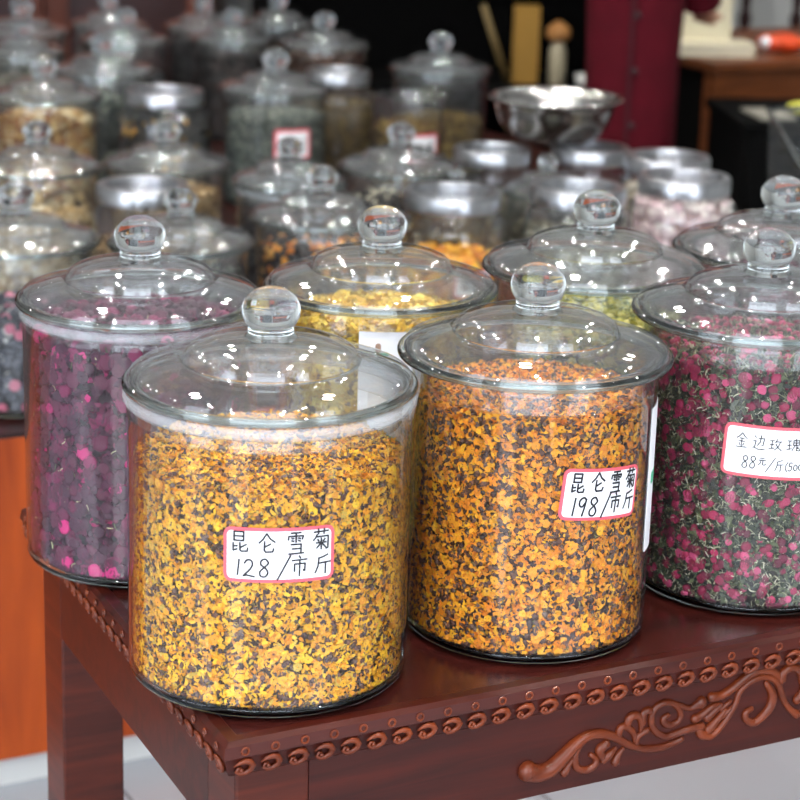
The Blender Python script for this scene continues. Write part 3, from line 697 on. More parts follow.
# the rosebud jar priced 88
x, y = JF['r1']; d, r = frame_on(x, y)
j = glass_jar(x, y, ZT, 0.287, 0.1230, 0.1365, 'large glass jar priced 88, rightmost of the front row on the carved table', seg=96)
sticker(j, 0.1230, 9.0, 0.176, 0.100, 0.0540, -2.6,
        [('gold', -.0375, .003, .0110, .0150), ('bian', -.0215, .003, .0120, .0150), ('mei', -.0055, .003, .0125, .0120), ('gui', .0120, .003, .0130, .0130),
         ('8', -.0300, -.0175, .0070, .0125), ('8', -.0225, -.0170, .0070, .0125), ('yuan', -.0140, -.0130, .0075, .0085), ('/', -.0060, -.0185, .0085, .0135), ('jin', .0030, -.0175, .0080, .0110),
         ('(', .0125, -.0175, .0035, .0090), ('5', .0155, -.0170, .0050, .0085), ('0', .0210, -.0165, .0045, .0060), ('0', .0260, -.0160, .0045, .0060), ('g', .0310, -.0150, .0050, .0070), (')', .0365, -.0165, .0035, .0090)],
        0.00105, d, r)
PK = [((170, 36, 82), 4), ((136, 24, 62), 4), ((196, 72, 114), 2), ((100, 20, 48), 5)]
SP = [((178, 174, 144), 4), ((140, 140, 106), 3), ((206, 200, 176), 2), ((96, 102, 74), 4)]
DK = [((58, 66, 46), 4), ((44, 48, 38), 3), ((84, 92, 60), 2)]
fill(x, y, ZT, 0.0090, 0.252, 0.1192, [('bud', 2500, (.0065, .0105), PK, .3, .007), ('strip', 12500, (.005, .0085), SP, .45, .0045), ('leaf', 8500, (.006, .0105), DK, .4, .006), ('seed', 1800, (.0045, .006), DK, .4, .005)],
     (42, 40, 34), 'pink rosebuds with pale green sepals filling the jar priced 88', 'dried_rosebuds', 'dried flowers', 13, mound=.006)
# the dark red rose jar
x, y = JF['red']; d, r = frame_on(x, y)
glass_jar(x, y, ZT, 0.2765, 0.1215, 0.1285, 'glass jar of dark purple red roses at the far left end of the carved table', seal=True, seg=96)
RS = [((92, 4, 54), 5), ((120, 8, 70), 2.5), ((70, 2, 46), 5), ((196, 20, 112), 0.8), ((62, 2, 42), 4)]
fill(x, y, ZT, 0.0090, 0.247, 0.1176, [('bud', 1100, (.010, .017), RS, .3, .007), ('flake', 9500, (.005, .0105), RS, .0, .008), ('floret', 900, (.012, .02), RS, .4, .006), ('strip', 420, (.006, .010), [((200, 190, 150), 1), ((90, 90, 60), 2)], .5, .003)],
     (40, 2, 28), 'dark purple red dried roses filling the jar at the table\'s left end', 'dried_roses', 'dried flowers', 14, mound=.012)
# yellow chrysanthemum jar
x, y = JF['yel']; d, r = frame_on(x, y)
j = glass_jar(x, y, ZT, 0.2765, 0.1120, 0.1265, 'glass jar of pale yellow flowers behind the two priced chrysanthemum jars', seg=80)
F = wrap(0.112, R(4.5), 0.209, 0, d, r); mb = MB(); rrect(mb, F, 0.060, 0.095, 0.001, 0.0002, 0.0007, 0)
rrect(mb, lambda a, b, l: F(a - .010, b + .024, l), 0.022, 0.003, 0.0014, 0.0007, 0.0010, 1)
rrect(mb, lambda a, b, l: F(a - .016, b + .0255, l), 0.010, 0.002, 0.0009, 0.0007, 0.0011, 1)
rrect(mb, lambda a, b, l: F(a - .010, b + .0305, l), 0.0058, 0.0105, 0.0028, 0.0007, 0.0012, 2)
mb.build('paper_label', [M['paper'], M['green_ink'], M['tan_ink']], j, smooth=False)['label'] = 'white paper label with a small bud over green leaves'
YP = [((240, 204, 70), 4), ((250, 218, 104), 3), ((226, 180, 44), 3), ((204, 168, 70), 1)]
fill(x, y, ZT, 0.0090, 0.243, 0.1082, [('petal', 7000, (.006, .011), YP, .4, .006), ('floret', 1800, (.010, .016), YP, .5, .005)],
     (130, 98, 24), 'pale yellow dried chrysanthemum flowers in the labelled jar behind', 'dried_chrysanthemum', 'dried flowers', 15, mound=.008)
# green bud jar
x, y = JF['grn']
glass_jar(x, y, ZT, 0.2765, 0.1120, 0.1265, 'half empty glass jar of green yellow buds behind the jar priced 198', seg=80)
GP = [((150, 146, 64), 4), ((190, 180, 90), 3), ((100, 108, 52), 3), ((208, 196, 120), 1)]
fill(x, y, ZT, 0.0090, 0.216, 0.1082, [('bud', 2200, (.007, .012), GP, .3, .006), ('leaf', 3200, (.006, .011), GP, .4, .006)],
     (60, 62, 30), 'green yellow dried buds in the jar behind the price 198 jar', 'dried_buds', 'dried flowers', 16)
# far right jar
x, y = JF['far']
glass_jar(x, y, ZT, 0.2765, 0.1120, 0.1265, 'glass jar of dark maroon flowers, rear right corner of the carved table', seg=80)
fill(x, y, ZT, 0.0090, 0.236, 0.1082, [('flake', 3600, (.008, .014), [((70, 24, 40), 3), ((48, 18, 30), 3), ((96, 36, 56), 2)], .3, .006), ('bud', 500, (.010, .015), [((96, 30, 56), 1), ((60, 20, 36), 2)], .3, .006)],
     (30, 12, 20), 'dark maroon dried petals in the rear right jar', 'dried_petals', 'dried flowers', 17)

# ---------------------------------------------------------------- the long display counters behind
ZC = 0.585
def UV(u, v, z=0.0): return U * u + V * v + Vector((0, 0, z))
def counter(u0, u1, v0, v1, label):
    o = UV(u0, v0); t = tag(empty('display_counter', (o.x, o.y, 0), UA), label, 'counter')
    L, D = u1 - u0, v1 - v0
    m = MB(); m.box((0.008, 0.004, ZC - 0.008), (L - 0.008, D - 0.004, ZC)); m.build('counter_top', M['darkwood'], t, smooth=False, bevel=0.001)
    m = MB()
    m.box((0.008, 0.004, 0.05), (L - 0.008, 0.03, ZC - 0.008)); m.build('front_panel', M['pine'], t, smooth=False)
    m = MB(); m.box((0.012, D - 0.03, 0.05), (L - 0.012, D - 0.01, ZC - 0.008)); m.build('back_panel', M['pine'], t, smooth=False)
    for a in (0.012, L - 0.032):
        m = MB(); m.box((a, 0.03, 0.05), (a + 0.02, D - 0.03, ZC - 0.008)); m.build('side_panel', M['pine'], t, smooth=False)
    m = MB(); m.box((0.03, 0.018, 0.0), (L - 0.03, D - 0.02, 0.05)); m.build('plinth', M['plaster'], t, smooth=False)
counter(-0.2, 2.98, 3.005, 4.26, 'long low orange pine counter behind the carved table, its front panel facing us')
counter(-0.2, 2.98, 4.275, 5.95, 'second low orange pine counter farther back, under the rearmost jars')

# helper palettes for the blurred jars
def P_(*c): return [(q, 1) for q in c]
GREY = P_((88, 96, 92), (120, 128, 120), (64, 70, 70), (150, 152, 140))
BLK = P_((26, 24, 26), (44, 40, 42), (66, 60, 62))
BEI = P_((196, 170, 130), (214, 192, 156), (160, 128, 90), (182, 150, 104))
OLI = P_((104, 84, 44), (130, 104, 54), (80, 62, 34), (150, 126, 70))
BRN = P_((92, 56, 32), (70, 42, 26), (116, 74, 44))
big_jars = [
 # x, y, zrim, Rl, label, contents(specs, core, top fraction, label, name, cat)
 ('B1', -0.601, 3.275, 0.840, 0.1300, 'leftmost glass jar on the pine counter, dark tea with pink buds inside', [('flake', 1500, (.012, .022), P_((60, 62, 72), (44, 44, 54), (96, 98, 108)), .3, .006), ('bud', 120, (.012, .018), P_((206, 120, 142), (186, 96, 120)), .3, .003), ('leaf', 160, (.01, .02), P_((190, 190, 186)), .4, .004)], (34, 34, 40), .55, 'dark tea leaves with pink buds in the leftmost jar', 'dried_tea', 'tea leaves'),
 ('B2', -0.349, 3.294, 0.840, 0.1165, 'glass jar of grey green leaves just behind the purple red rose jar', [('flake', 1500, (.010, .018), P_((96, 100, 90), (60, 62, 58), (170, 172, 160), (40, 40, 40)), .3, .006)], (40, 42, 38), .78, 'grey green crumbled leaves behind the red roses', 'dried_leaves', 'dried leaves'),
 ('B3', -0.139, 3.515, 0.840, 0.1190, 'glass jar of black and orange pieces behind the yellow flower jar', [('chunk', 800, (.016, .024), P_((34, 28, 28), (52, 42, 40), (30, 26, 30)), .3, .007), ('chunk', 360, (.014, .022), P_((214, 140, 50), (196, 112, 34), (232, 168, 84)), .3, .004)], (28, 22, 20), .80, 'mixed black and orange dried fruit pieces', 'dried_fruit', 'dried fruit'),
 ('B12', -0.012, 4.160, 0.807, 0.1230, 'glass jar of black and cream pieces behind the yellow berry jar', [('chunk', 600, (.014, .024), P_((40, 38, 38), (60, 56, 54)), .3, .007), ('chunk', 200, (.014, .022), P_((214, 208, 186), (190, 182, 160)), .3, .004)], (36, 34, 32), .72, 'black and cream dried slices in a middle row jar', 'dried_slices', 'dried herbs'),
 ('B13', -0.209, 3.806, 0.840, 0.1035, 'glass jar of black tea between the black and orange jar and grey leaf jar', [('flake', 900, (.010, .02), BLK, .3, .006)], (22, 20, 22), .76, 'black tea leaves below the pink labelled grey jar', 'dried_tea', 'tea leaves'),
 ('B14', -0.477, 4.247, 0.783, 0.1270, 'low glass jar of beige flakes behind a silver lidded jar on the left', [('flake', 900, (.014, .024), BEI, .3, .006)], (120, 96, 66), .70, 'beige dried flakes in the low jar', 'dried_flakes', 'dried herbs'),
 ('B15', -0.670, 3.880, 0.840, 0.1175, 'glass jar of pale beige slices behind the leftmost tea jar', [('flake', 900, (.014, .026), P_((206, 184, 146), (188, 160, 116), (224, 210, 180)), .3, .006)], (130, 108, 74), .62, 'pale beige dried slices at the left', 'dried_slices', 'dried herbs'),
 ('B16', -0.792, 4.691, 0.840, 0.1270, 'glass jar of curled cream and brown slices at the left edge', [('flake', 700, (.022, .038), P_((214, 184, 130), (196, 156, 98), (160, 104, 60), (228, 206, 164)), .15, .006)], (110, 78, 44), .80, 'curled cream and brown dried slices', 'dried_slices', 'dried herbs'),
 ('B18', -0.723, 5.106, 0.840, 0.1275, 'tall grey looking glass jar behind the tilted silver lid', [('flake', 700, (.014, .024), GREY, .3, .006)], (60, 64, 62), .70, 'grey green dried herb behind the tilted silver lid', 'dried_herb', 'dried herbs'),
 ('B19', -0.303, 4.902, 0.840, 0.1325, 'glass jar of fine grey green herb with a pink edged sticker', [('chunk', 2600, (.007, .012), GREY, .3, .005)], (84, 92, 84), .78, 'fine grey green herb in the pink stickered jar', 'dried_herb', 'dried herbs'),
 ('B21', 0.075, 5.304, 0.840, 0.1285, 'tall glass jar of olive herbs left of the steel bowl', [('strip', 1600, (.014, .030), OLI, .3, .006), ('flake', 500, (.012, .022), OLI, .3, .006)], (70, 54, 28), .50, 'olive dried stems in the tall jar by the bowl', 'dried_stems', 'dried herbs'),
 ('B23', -1.032, 5.778, 0.840, 0.1280, 'glass jar of dark green herb in the far left corner of the back row', [('flake', 600, (.014, .024), P_((60, 66, 52), (44, 48, 40), (80, 84, 66)), .3, .006)], (40, 44, 34), .72, 'dark green herb in the far left corner', 'dried_herb', 'dried herbs'),
 ('B24', -0.742, 5.656, 0.840, 0.1200, 'glass jar with grey contents right behind the tall grey looking jar', [('flake', 500, (.014, .024), P_((90, 90, 92), (60, 60, 64)), .3, .006)], (50, 50, 52), .66, 'dark grey herb right behind the tall grey jar', 'dried_herb', 'dried herbs'),
 ('B25', -0.572, 5.997, 0.840, 0.1110, 'glass jar of near black tea in the back row below the cabinet doors', [('flake', 500, (.014, .024), BLK, .3, .006)], (22, 20, 22), .85, 'near black tea in the back row', 'dried_tea', 'tea leaves'),
 ('B26', -0.470, 5.750, 0.840, 0.1130, 'glass jar of black tea directly left of the brown herb jar, near the back row', [('flake', 500, (.014, .024), P_((30, 26, 26), (54, 42, 38)), .3, .006)], (24, 20, 20), .82, 'brown black tea left of the brown herb jar', 'dried_tea', 'tea leaves'),
 ('B27', -0.372, 6.120, 0.840, 0.1080, 'glass jar before the pale grey wall strip, back row', [('flake', 500, (.014, .024), P_((84, 70, 56), (60, 50, 42)), .3, .006)], (44, 36, 30), .70, 'brown grey herb before the pale wall strip', 'dried_herb', 'dried herbs'),
 ('B28', -0.225, 5.690, 0.840, 0.1220, 'glass jar full of brown herb, last on the right of the back row', [('flake', 700, (.012, .022), BRN, .3, .006)], (66, 38, 22), .90, 'brown herb filling the rightmost back row jar', 'dried_herb', 'dried herbs'),
 ('B29', -0.830, 5.975, 0.840, 0.1080, 'glass jar between the far left corner jar and the black tea jar, back row', [('flake', 400, (.014, .024), P_((74, 60, 52), (50, 42, 38)), .3, .006)], (40, 32, 28), .72, 'brown herb in the back row left of the black tea', 'dried_herb', 'dried herbs'),
 ('B30', -0.965, 5.420, 0.835, 0.1060, 'smaller glass jar of pale herb between the curled slice jar and far corner jar', [('flake', 400, (.014, .024), P_((150, 146, 130), (110, 104, 92)), .3, .006)], (80, 76, 66), .72, 'pale grey herb behind the curled slices', 'dried_herb', 'dried herbs'),
 ('B10', 0.272, 4.130, 0.772, 0.0860, 'small glass jar with ball knob under the front of the steel bowl', [('flake', 500, (.012, .02), P_((120, 112, 96), (150, 140, 120)), .3, .006)], (80, 74, 60), .60, 'pale brown herb in the small jar by the bowl', 'dried_herb', 'dried herbs'),
 ('B11', 0.095, 4.000, 0.772, 0.0660, 'small glass jar whose knob shows behind the yellow berry jar lid', [('flake', 400, (.012, .02), P_((150, 130, 90), (110, 92, 60)), .3, .006)], (80, 66, 40), .60, 'tan herb in the smallest knobbed jar', 'dried_herb', 'dried herbs'),
]
sd = 40
for key, x, y, zr, Rl, lab, specs, core, frac, flab, fname, fcat in big_jars:
    h = zr - ZC; Rb = Rl * 0.9; sd += 1
    near = y < 4.0
    j = glass_jar(x, y, ZC, h, Rb, Rl, lab, group='knob lidded glass jars on the counters', kn=min(1.1, Rl / 0.12), seg=56 if near else 40, seal=key in ('B13',))
    fill(x, y, ZC, 0.0125, h * frac, Rb - 0.004, specs, core, flab, fname, fcat, sd, mound=.006)
    if key == 'B19':
        d, r = frame_on(x, y)
        sticker(j, Rb, 20, 0.150, 0.086, 0.068, 0, [('mark', -.026, -.02, .012, .034), ('mark', .002, -.02, .010, .034), ('1', .022, -.02, .008, .034)], .003, d, r, border=.006)

metal = [
 ('M4', 0.084, 3.813, 0.834, 0.0870, 0.1010, 'silver lidded jar of yellow orange berries with a pink white sticker', [('ball', 420, (.017, .022), P_((236, 168, 30), (222, 146, 22), (244, 190, 60), (206, 120, 30)), .3, .004)], (120, 76, 16), .50, 'round yellow orange berries under the silver lid', 'dried_berries', 'dried fruit'),
 ('M5', 0.315, 3.894, 0.834, 0.0880, 0.1020, 'silver lidded jar of grey herb behind the green bud jar', [('flake', 700, (.012, .02), P_((130, 128, 116), (96, 96, 88), (160, 156, 140)), .3, .005)], (76, 74, 66), .60, 'grey herb in the silver lidded jar behind the green buds', 'dried_herb', 'dried herbs'),
 ('M6', 0.524, 4.024, 0.834, 0.0875, 0.1060, 'silver lidded jar full of pale pink white buds on the right', [('ball', 620, (.015, .021), P_((232, 212, 210), (216, 190, 192), (240, 228, 222), (198, 168, 172)), .3, .004)], (150, 124, 124), .80, 'pale pink white dried buds in the silver lidded jar', 'dried_buds', 'dried flowers'),
 ('M7', 0.515, 4.235, 0.834, 0.0850, 0.0960, 'silver lidded jar half hidden behind the pale pink bud jar', [('ball', 420, (.014, .020), P_((214, 204, 190), (196, 184, 166)), .3, .004)], (140, 128, 112), .72, 'cream dried buds in the half hidden jar', 'dried_buds', 'dried flowers'),
 ('M9', 0.173, 4.328, 0.824, 0.0785, 0.0860, 'silver lidded jar under the left side of the steel bowl', [('flake', 500, (.012, .02), P_((150, 146, 130), (120, 114, 100)), .3, .005)], (90, 86, 74), .55, 'grey beige herb below the bowl\'s left side', 'dried_herb', 'dried herbs'),
 ('M8', 0.374, 4.373, 0.824, 0.0810, 0.0880, 'silver lidded jar under the right side of the steel bowl', [('flake', 500, (.012, .02), P_((96, 76, 84), (70, 58, 64), (130, 120, 120)), .3, .005)], (50, 42, 44), .60, 'dusky purple herb below the bowl\'s right side', 'dried_herb', 'dried herbs'),
 ('M14', -0.470, 3.795, 0.834, 0.0820, 0.0940, 'silver lidded jar behind the grey green leaf jar on the left', [('flake', 500, (.012, .02), P_((150, 120, 80), (120, 92, 60)), .3, .005)], (80, 60, 36), .55, 'tan herb in the left silver lidded jar', 'dried_herb', 'dried herbs'),
 ('M17', -0.555, 4.900, 0.834, 0.0900, 0.1090, 'silver lidded jar of dark herb behind the low beige flake jar', [('flake', 600, (.014, .024), P_((50, 48, 46), (38, 36, 36)), .3, .006), ('flake', 120, (.012, .02), P_((196, 148, 50), (176, 126, 40)), .3, .004)], (30, 28, 26), .62, 'dark herb flecked with yellow', 'dried_herb', 'dried herbs'),
 ('M20', -0.175, 5.300, 0.834, 0.0790, 0.0900, 'pale silver lidded jar of olive herb right of the pink stickered jar', [('strip', 900, (.012, .026), OLI, .3, .006)], (66, 52, 28), .66, 'olive herb right of the pink stickered jar', 'dried_herb', 'dried herbs'),
]
for key, x, y, zt, Rl, Rb, lab, specs, core, frac, flab, fname, fcat in metal:
    sd += 1; h = zt - ZC
    j = clamp_jar(x, y, ZC, zt, Rl, Rb, lab, group='silver lidded glass jars on the counters')
    fill(x, y, ZC, 0.0125, h * frac, Rb - 0.0135 if frac > .7 else Rb - .005, specs, core, flab, fname, fcat, sd, mound=.008)
    if key == 'M4':
        d, r = frame_on(x, y)
        sticker(j, Rb, 24, 0.100, 0.070, 0.048, 0, [('kun', -.022, -.012, .014, .026), ('lun', .004, -.012, .014, .026)], .0022, d, r, border=.0035)
# open straight glass with a sticker
x, y, Rb = 0.0, 4.94, 0.083
t = tag(empty('glass_jar', (x, y, ZC)), 'open glass jar without a lid, brown olive herb, pink red sticker', 'jar')
b = MB(); hh = 0.245
b.lathe([(Rb - .003, .006), (Rb, .012), (Rb, hh - .004), (Rb + .003, hh), (Rb - .001, hh + .002), (Rb - .003, hh - .004), (Rb - .003, .012)], 40)
b.lathe([(0, 0), (Rb - .006, 0), (Rb - .002, .005), (Rb - .004, .011), (0, .010)], 40, mi=1)
b.build('jar_body', [M['wall_glass'], M['glass']], t)
d, r = frame_on(x, y)
sticker(t, Rb, 28, .135, .075, .068, 0, [('mark', -.020, -.014, .014, .026), ('mark', .006, -.014, .014, .026)], .0045, d, r, border=.006)
fill(x, y, ZC, .0125, .17, Rb - .004, [('strip', 900, (.014, .03), OLI + BRN, .3, .006), ('flake', 400, (.012, .022), OLI, .3, .006)], (60, 46, 26), 'brown olive herb in the open jar', 'dried_herb', 'dried herbs', 97)
# clear scoop bin
t = tag(empty('clear_bin', (0.826, 4.31, ZC), R(20)), 'clear plastic bin with slanted open front at the right end of the counter', 'bin')
bm_ = MB()
w0, w1, dp, hb, hf = 0.058, 0.072, 0.09, 0.325, 0.225
out = [(-w0, -dp * .8, 0), (w0, -dp * .8, 0), (w0, dp * .8, 0), (-w0, dp * .8, 0), (-w1, -dp, hf), (w1, -dp, hf), (w1, dp, hb), (-w1, dp, hb)]
inn = [(px * .965, py * .965, pz + (0.004 if pz == 0 else 0)) for px, py, pz in out]
bm_.add(out + inn, [(0, 3, 2, 1), (0, 1, 5, 4), (1, 2, 6, 5), (2, 3, 7, 6), (3, 0, 4, 7), (8, 9, 10, 11), (8, 12, 13, 9), (9, 13, 14, 10), (10, 14, 15, 11), (11, 15, 12, 8), (4, 5, 13, 12), (5, 6, 14, 13), (6, 7, 15, 14), (7, 4, 12, 15)])
bm_.build('bin_shell', M['wall_glass'], t, smooth=False)
lp = MB(); lp.tube([Vector(out[i]) for i in (4, 5, 6, 7, 4)], 0.005, 8, caps=False); lp.build('rolled_lip', M['glass'], t)

# ---------------------------------------------------------------- steel bowl
t = MB()
x, y = 0.300, 4.430
zb = 0.8245
ro = [(0.0, 0.0), (0.060, 0.0), (0.082, 0.004), (0.100, 0.018), (0.113, 0.040), (0.121, 0.065), (0.125, 0.082), (0.133, 0.0855), (0.140, 0.0875), (0.1415, 0.0895), (0.140, 0.0915), (0.132, 0.0895), (0.1235, 0.086),
      (0.1185, 0.066), (0.1105, 0.042), (0.098, 0.0205), (0.081, 0.0065), (0.060, 0.0025), (0.0, 0.0025)]
t.lathe(ro, 80)
o = t.build('steel_bowl', M['bowl_steel'], None, loc=(x, y, zb)); tag(o, 'round stainless steel bowl resting on two silver lidded jars', 'bowl')

# ---------------------------------------------------------------- the back of the shop
# left cabinet with panelled doors
def box_obj(name, a, b, mat, parent, bevel=0.0):
    m = MB(); m.box(a, b); return m.build(name, mat, parent, smooth=False, bevel=bevel)
cabn = tag(empty('wooden_cabinet', (-2.1, 7.45, 0)), 'red brown wooden cabinet with panelled doors along the back wall, left', 'cabinet')
W_ = 1.42
box_obj('carcass', (-W_, 0.03, 0.0), (W_, 0.6, 1.9), M['cab'], cabn)
for k in range(5):
    x0 = -W_ + 0.03 + k * 0.562; x1 = x0 + 0.545
    m = MB()
    for a, b in (((x0, 0.0, 0.08), (x0 + .07, 0.03, 0.94)), ((x1 - .07, 0.0, 0.08), (x1, 0.03, 0.94)), ((x0 + .07, 0.0, 0.08), (x1 - .07, 0.03, 0.17)), ((x0 + .07, 0.0, 0.85), (x1 - .07, 0.03, 0.94))): m.box(a, b)
    d_ = m.build('door', M['cab'], cabn, smooth=False)
    box_obj('door_panel', (x0 + .07, 0.012, 0.17), (x1 - .07, 0.024, 0.85), M['darkwood'], d_)
    kk = MB(); kk.ball((x1 - .03, -0.012, 0.55), 0.014); kk.build('door_knob', M['steel'], d_)
    box_obj('drawer', (x0, 0.0, 0.97), (x1, 0.03, 1.16), M['pine'], cabn)
# open black shelf unit
sh = tag(empty('shelf_unit', (0.12, 7.35, 0)), 'open black shelf unit against the back wall behind the person', 'shelf')
box_obj('back_board', (-0.66, 0.42, 0), (0.80, 0.45, 1.9), M['black'], sh)
box_obj('side_board_or_shade', (-0.66, 0, 0), (-0.62, 0.42, 1.9), M['black'], sh); box_obj('side_board_or_shade', (0.76, 0, 0), (0.80, 0.42, 1.9), M['black'], sh)
for z in (0.06, 0.505, 1.05, 1.5, 1.88):
    box_obj('shelf_board', (-0.62, 0, z - 0.03), (0.76, 0.42, z), M['black'], sh)
sz = 0.505
cart = plain('ochre_card', (150, 112, 40), 0.7, noise=.08, nscale=8)
m = MB(); m.box((0.352, 7.42, sz), (0.440, 7.50, sz + 0.262)); o = m.build('carton', cart, None, smooth=False, bevel=0.002); tag(o, 'tall ochre yellow carton standing on the black shelf', 'box')
bt = tag(empty('bottle', (0.505, 7.43, sz)), 'pale bottle with a tan cap on the black shelf', 'bottle')
m = MB(); m.lathe([(0, 0), (.026, 0), (.029, .004), (.029, .115), (.020, .140), (.016, .150), (0, .150)], 24); m.build('bottle_body', plain('pale_glaze', (176, 166, 140), .4), bt)
m = MB(); m.lathe([(0, .150), (.030, .150), (.040, .165), (.040, .190), (.024, .205), (.010, .215), (0, .215)], 24); m.build('cap', plain('tan_wood', (176, 122, 66), .6), bt)
m = MB(); m.lathe([(0, 0), (.022, 0), (.030, .010), (.034, .040), (.031, .040), (.027, .011), (0, .005)], 24)
o = m.build('cup', plain('white_china', (215, 215, 210), .3), None, loc=(0.60, 7.40, sz)); tag(o, 'small white cup on the black shelf beside the bottle', 'cup')
m = MB(); m.tube([(0.245, 7.44, sz + .262), (0.335, 7.46, sz + 0.006)], .011, 8); 
o = m.build('bamboo_stick', plain('dull_bamboo', (120, 100, 60), .6), None); tag(o, 'dull yellow stick leaning on the ochre carton', 'stick')

# desk at the right
DKO = Vector((0.883, 6.28, 0))
dk = tag(empty('wooden_desk', (DKO.x, DKO.y, 0), UA), 'brown wooden desk at the back right behind the person', 'desk')
box_obj('desk_top', (-0.02, -0.02, 0.722), (1.3, 0.66, 0.748), M['oak'], dk, .003)
box_obj('leg', (0.0, 0.0, 0), (0.05, 0.05, 0.722), M['oak'], dk); box_obj('leg', (0.0, 0.59, 0), (0.05, 0.64, 0.722), M['oak'], dk)
box_obj('leg', (1.23, 0.0, 0), (1.28, 0.05, 0.722), M['oak'], dk); box_obj('leg', (1.23, 0.59, 0), (1.28, 0.64, 0.722), M['oak'], dk)
box_obj('front_board', (0.05, 0.012, 0.20), (1.23, 0.032, 0.722), M['oak'], dk)
box_obj('side_board_or_shade', (0.012, 0.05, 0.06), (0.032, 0.59, 0.722), M['black'], dk)  # black sheet standing for the shade inside the desk's open side
# cream moulded seat on the desk
cream = plain('cream_plastic', (226, 218, 190), 0.45)
cs = tag(empty('cream_seat', (0.86, 6.50, 0.748), R(4)), 'cream moulded seat with rounded upright back lying on the desk', 'seat')
def plate(w, h, t, cr, n=8):
    pts = []
    for cx, cz, a0 in ((w / 2 - cr, h - cr, 0), (-w / 2 + cr, h - cr, 90), (-w / 2 + cr * .4, cr * .4, 180), (w / 2 - cr * .4, cr * .4, 270)):
        rr = cr if cz > h / 2 else cr * .4
        for k in range(n + 1):
            a = R(a0 + 90 * k / n); pts.append((cx + rr * math.cos(a), cz + rr * math.sin(a)))
    N = len(pts); vs = [(px, -t / 2, pz) for px, pz in pts] + [(px, t / 2, pz) for px, pz in pts]
    fs = [tuple(range(N)), tuple(reversed(range(N, 2 * N)))] + [(i, (i + 1) % N, N + (i + 1) % N, N + i) for i in range(N)]
    return vs, fs
vs, fs = plate(0.27, 0.19, 0.03, 0.05); m = MB(); m.add([(a - 0.035, b + 0.03, c + 0.016) for a, b, c in vs], fs); m.build('seat_back', cream, cs, smooth=True, auto=40)
vs, fs = plate(0.30, 0.17, 0.035, 0.06); m = MB(); m.add([(a + 0.005, c - 0.115, b + 0.0185) for a, b, c in vs], fs); m.build('seat_base', cream, cs, smooth=True, auto=40)
# orange packet on the desk
rng = np.random.default_rng(7)
v_, f_ = ico(3, (0.15, 0.10, 0.055)); v_ = v_ * (1 + 0.08 * np.sin(v_[:, :1] * 90 + v_[:, 1:2] * 60)); v_[:, 2] -= v_[:, 2].min()
m = MB(); m.add(v_, f_); pk = m.build('packet', plain('orange_red_wrap', (226, 76, 26), .45, noise=.2, nscale=20), None, loc=(1.12, 6.56, 0.7485)); tag(pk, 'crumpled orange red packet on the desk, right of the cream seat', 'packet')
m = MB(); m.ball((-.048, -.022, .030), .024, (1, .8, .8)); m.build('white_patch', M['paper'], pk)['label'] = 'white patch on the packet'
# dark chair behind the desk
ch = tag(empty('wooden_chair', (1.25, 7.62, 0), R(4)), 'dark wooden chair with turned posts behind the desk', 'chair')
for x in (-0.09, 0.09, 0.27):
    m = MB(); m.lathe([(0, .45), (.016, .45), (.016, .70), (.024, .73), (.014, .76), (.020, .82), (.026, .90), (.018, 1.02), (.022, 1.1), (0, 1.1)], 16, c=(x, -.02, 0)); m.build('back_post', M['darkwood'], ch)
box_obj('top_rail', (-.14, -.045, 1.1), (.33, .005, 1.19), M['darkwood'], ch, .004)
box_obj('seat', (-.14, -.05, .42), (.33, .40, .455), M['darkwood'], ch, .004)
box_obj('back_rail', (-.14, -.04, .60), (.33, .0, .66), M['darkwood'], ch, .003)
for x in (-.13, .29):
    for yy in (-.045, .36):
        box_obj('leg', (x, yy, 0), (x + .035, yy + .035, .42), M['darkwood'], ch)
# low dark cabinet in front of the desk
lc = tag(empty('low_cabinet', (0.905, 5.78, 0), R(6)), 'low near black cabinet in front of the desk, right edge', 'cabinet')
box_obj('cabinet_body', (0.0, 0.0, 0.04), (0.75, 0.40, 0.635), M['black'], lc); box_obj('cabinet_top', (-0.012, -0.012, 0.635), (0.762, 0.412, 0.659), M['black'], lc, .002)
for a in (0.012, 0.38):
    d_ = box_obj('door', (a, -0.012, 0.06), (a + .358, 0.0, 0.625), M['black'], lc, .002)
box_obj('plinth', (0.02, 0.02, 0.0), (0.73, 0.38, 0.04), M['black'], lc)
m = MB(); m.box((-.05, -.08, 0), (.05, .08, .008)); o = m.build('notepad', plain('grey_paper', (150, 146, 134), .7), None, smooth=False, loc=(0.985, 5.90, 0.659)); o.rotation_euler = (0, 0, R(12)); tag(o, 'grey paper pad on the low dark cabinet', 'paper')
v_, f_ = ico(2, (.075, .055, .036), .06); v_[:, 2] -= v_[:, 2].min()
m = MB(); m.add(v_, f_); o = m.build('sponge', plain('lemon_sponge', (206, 200, 80), .8, bump=.3), None, loc=(1.075, 5.93, 0.659)); tag(o, 'lemon yellow lump on the low dark cabinet', 'sponge')

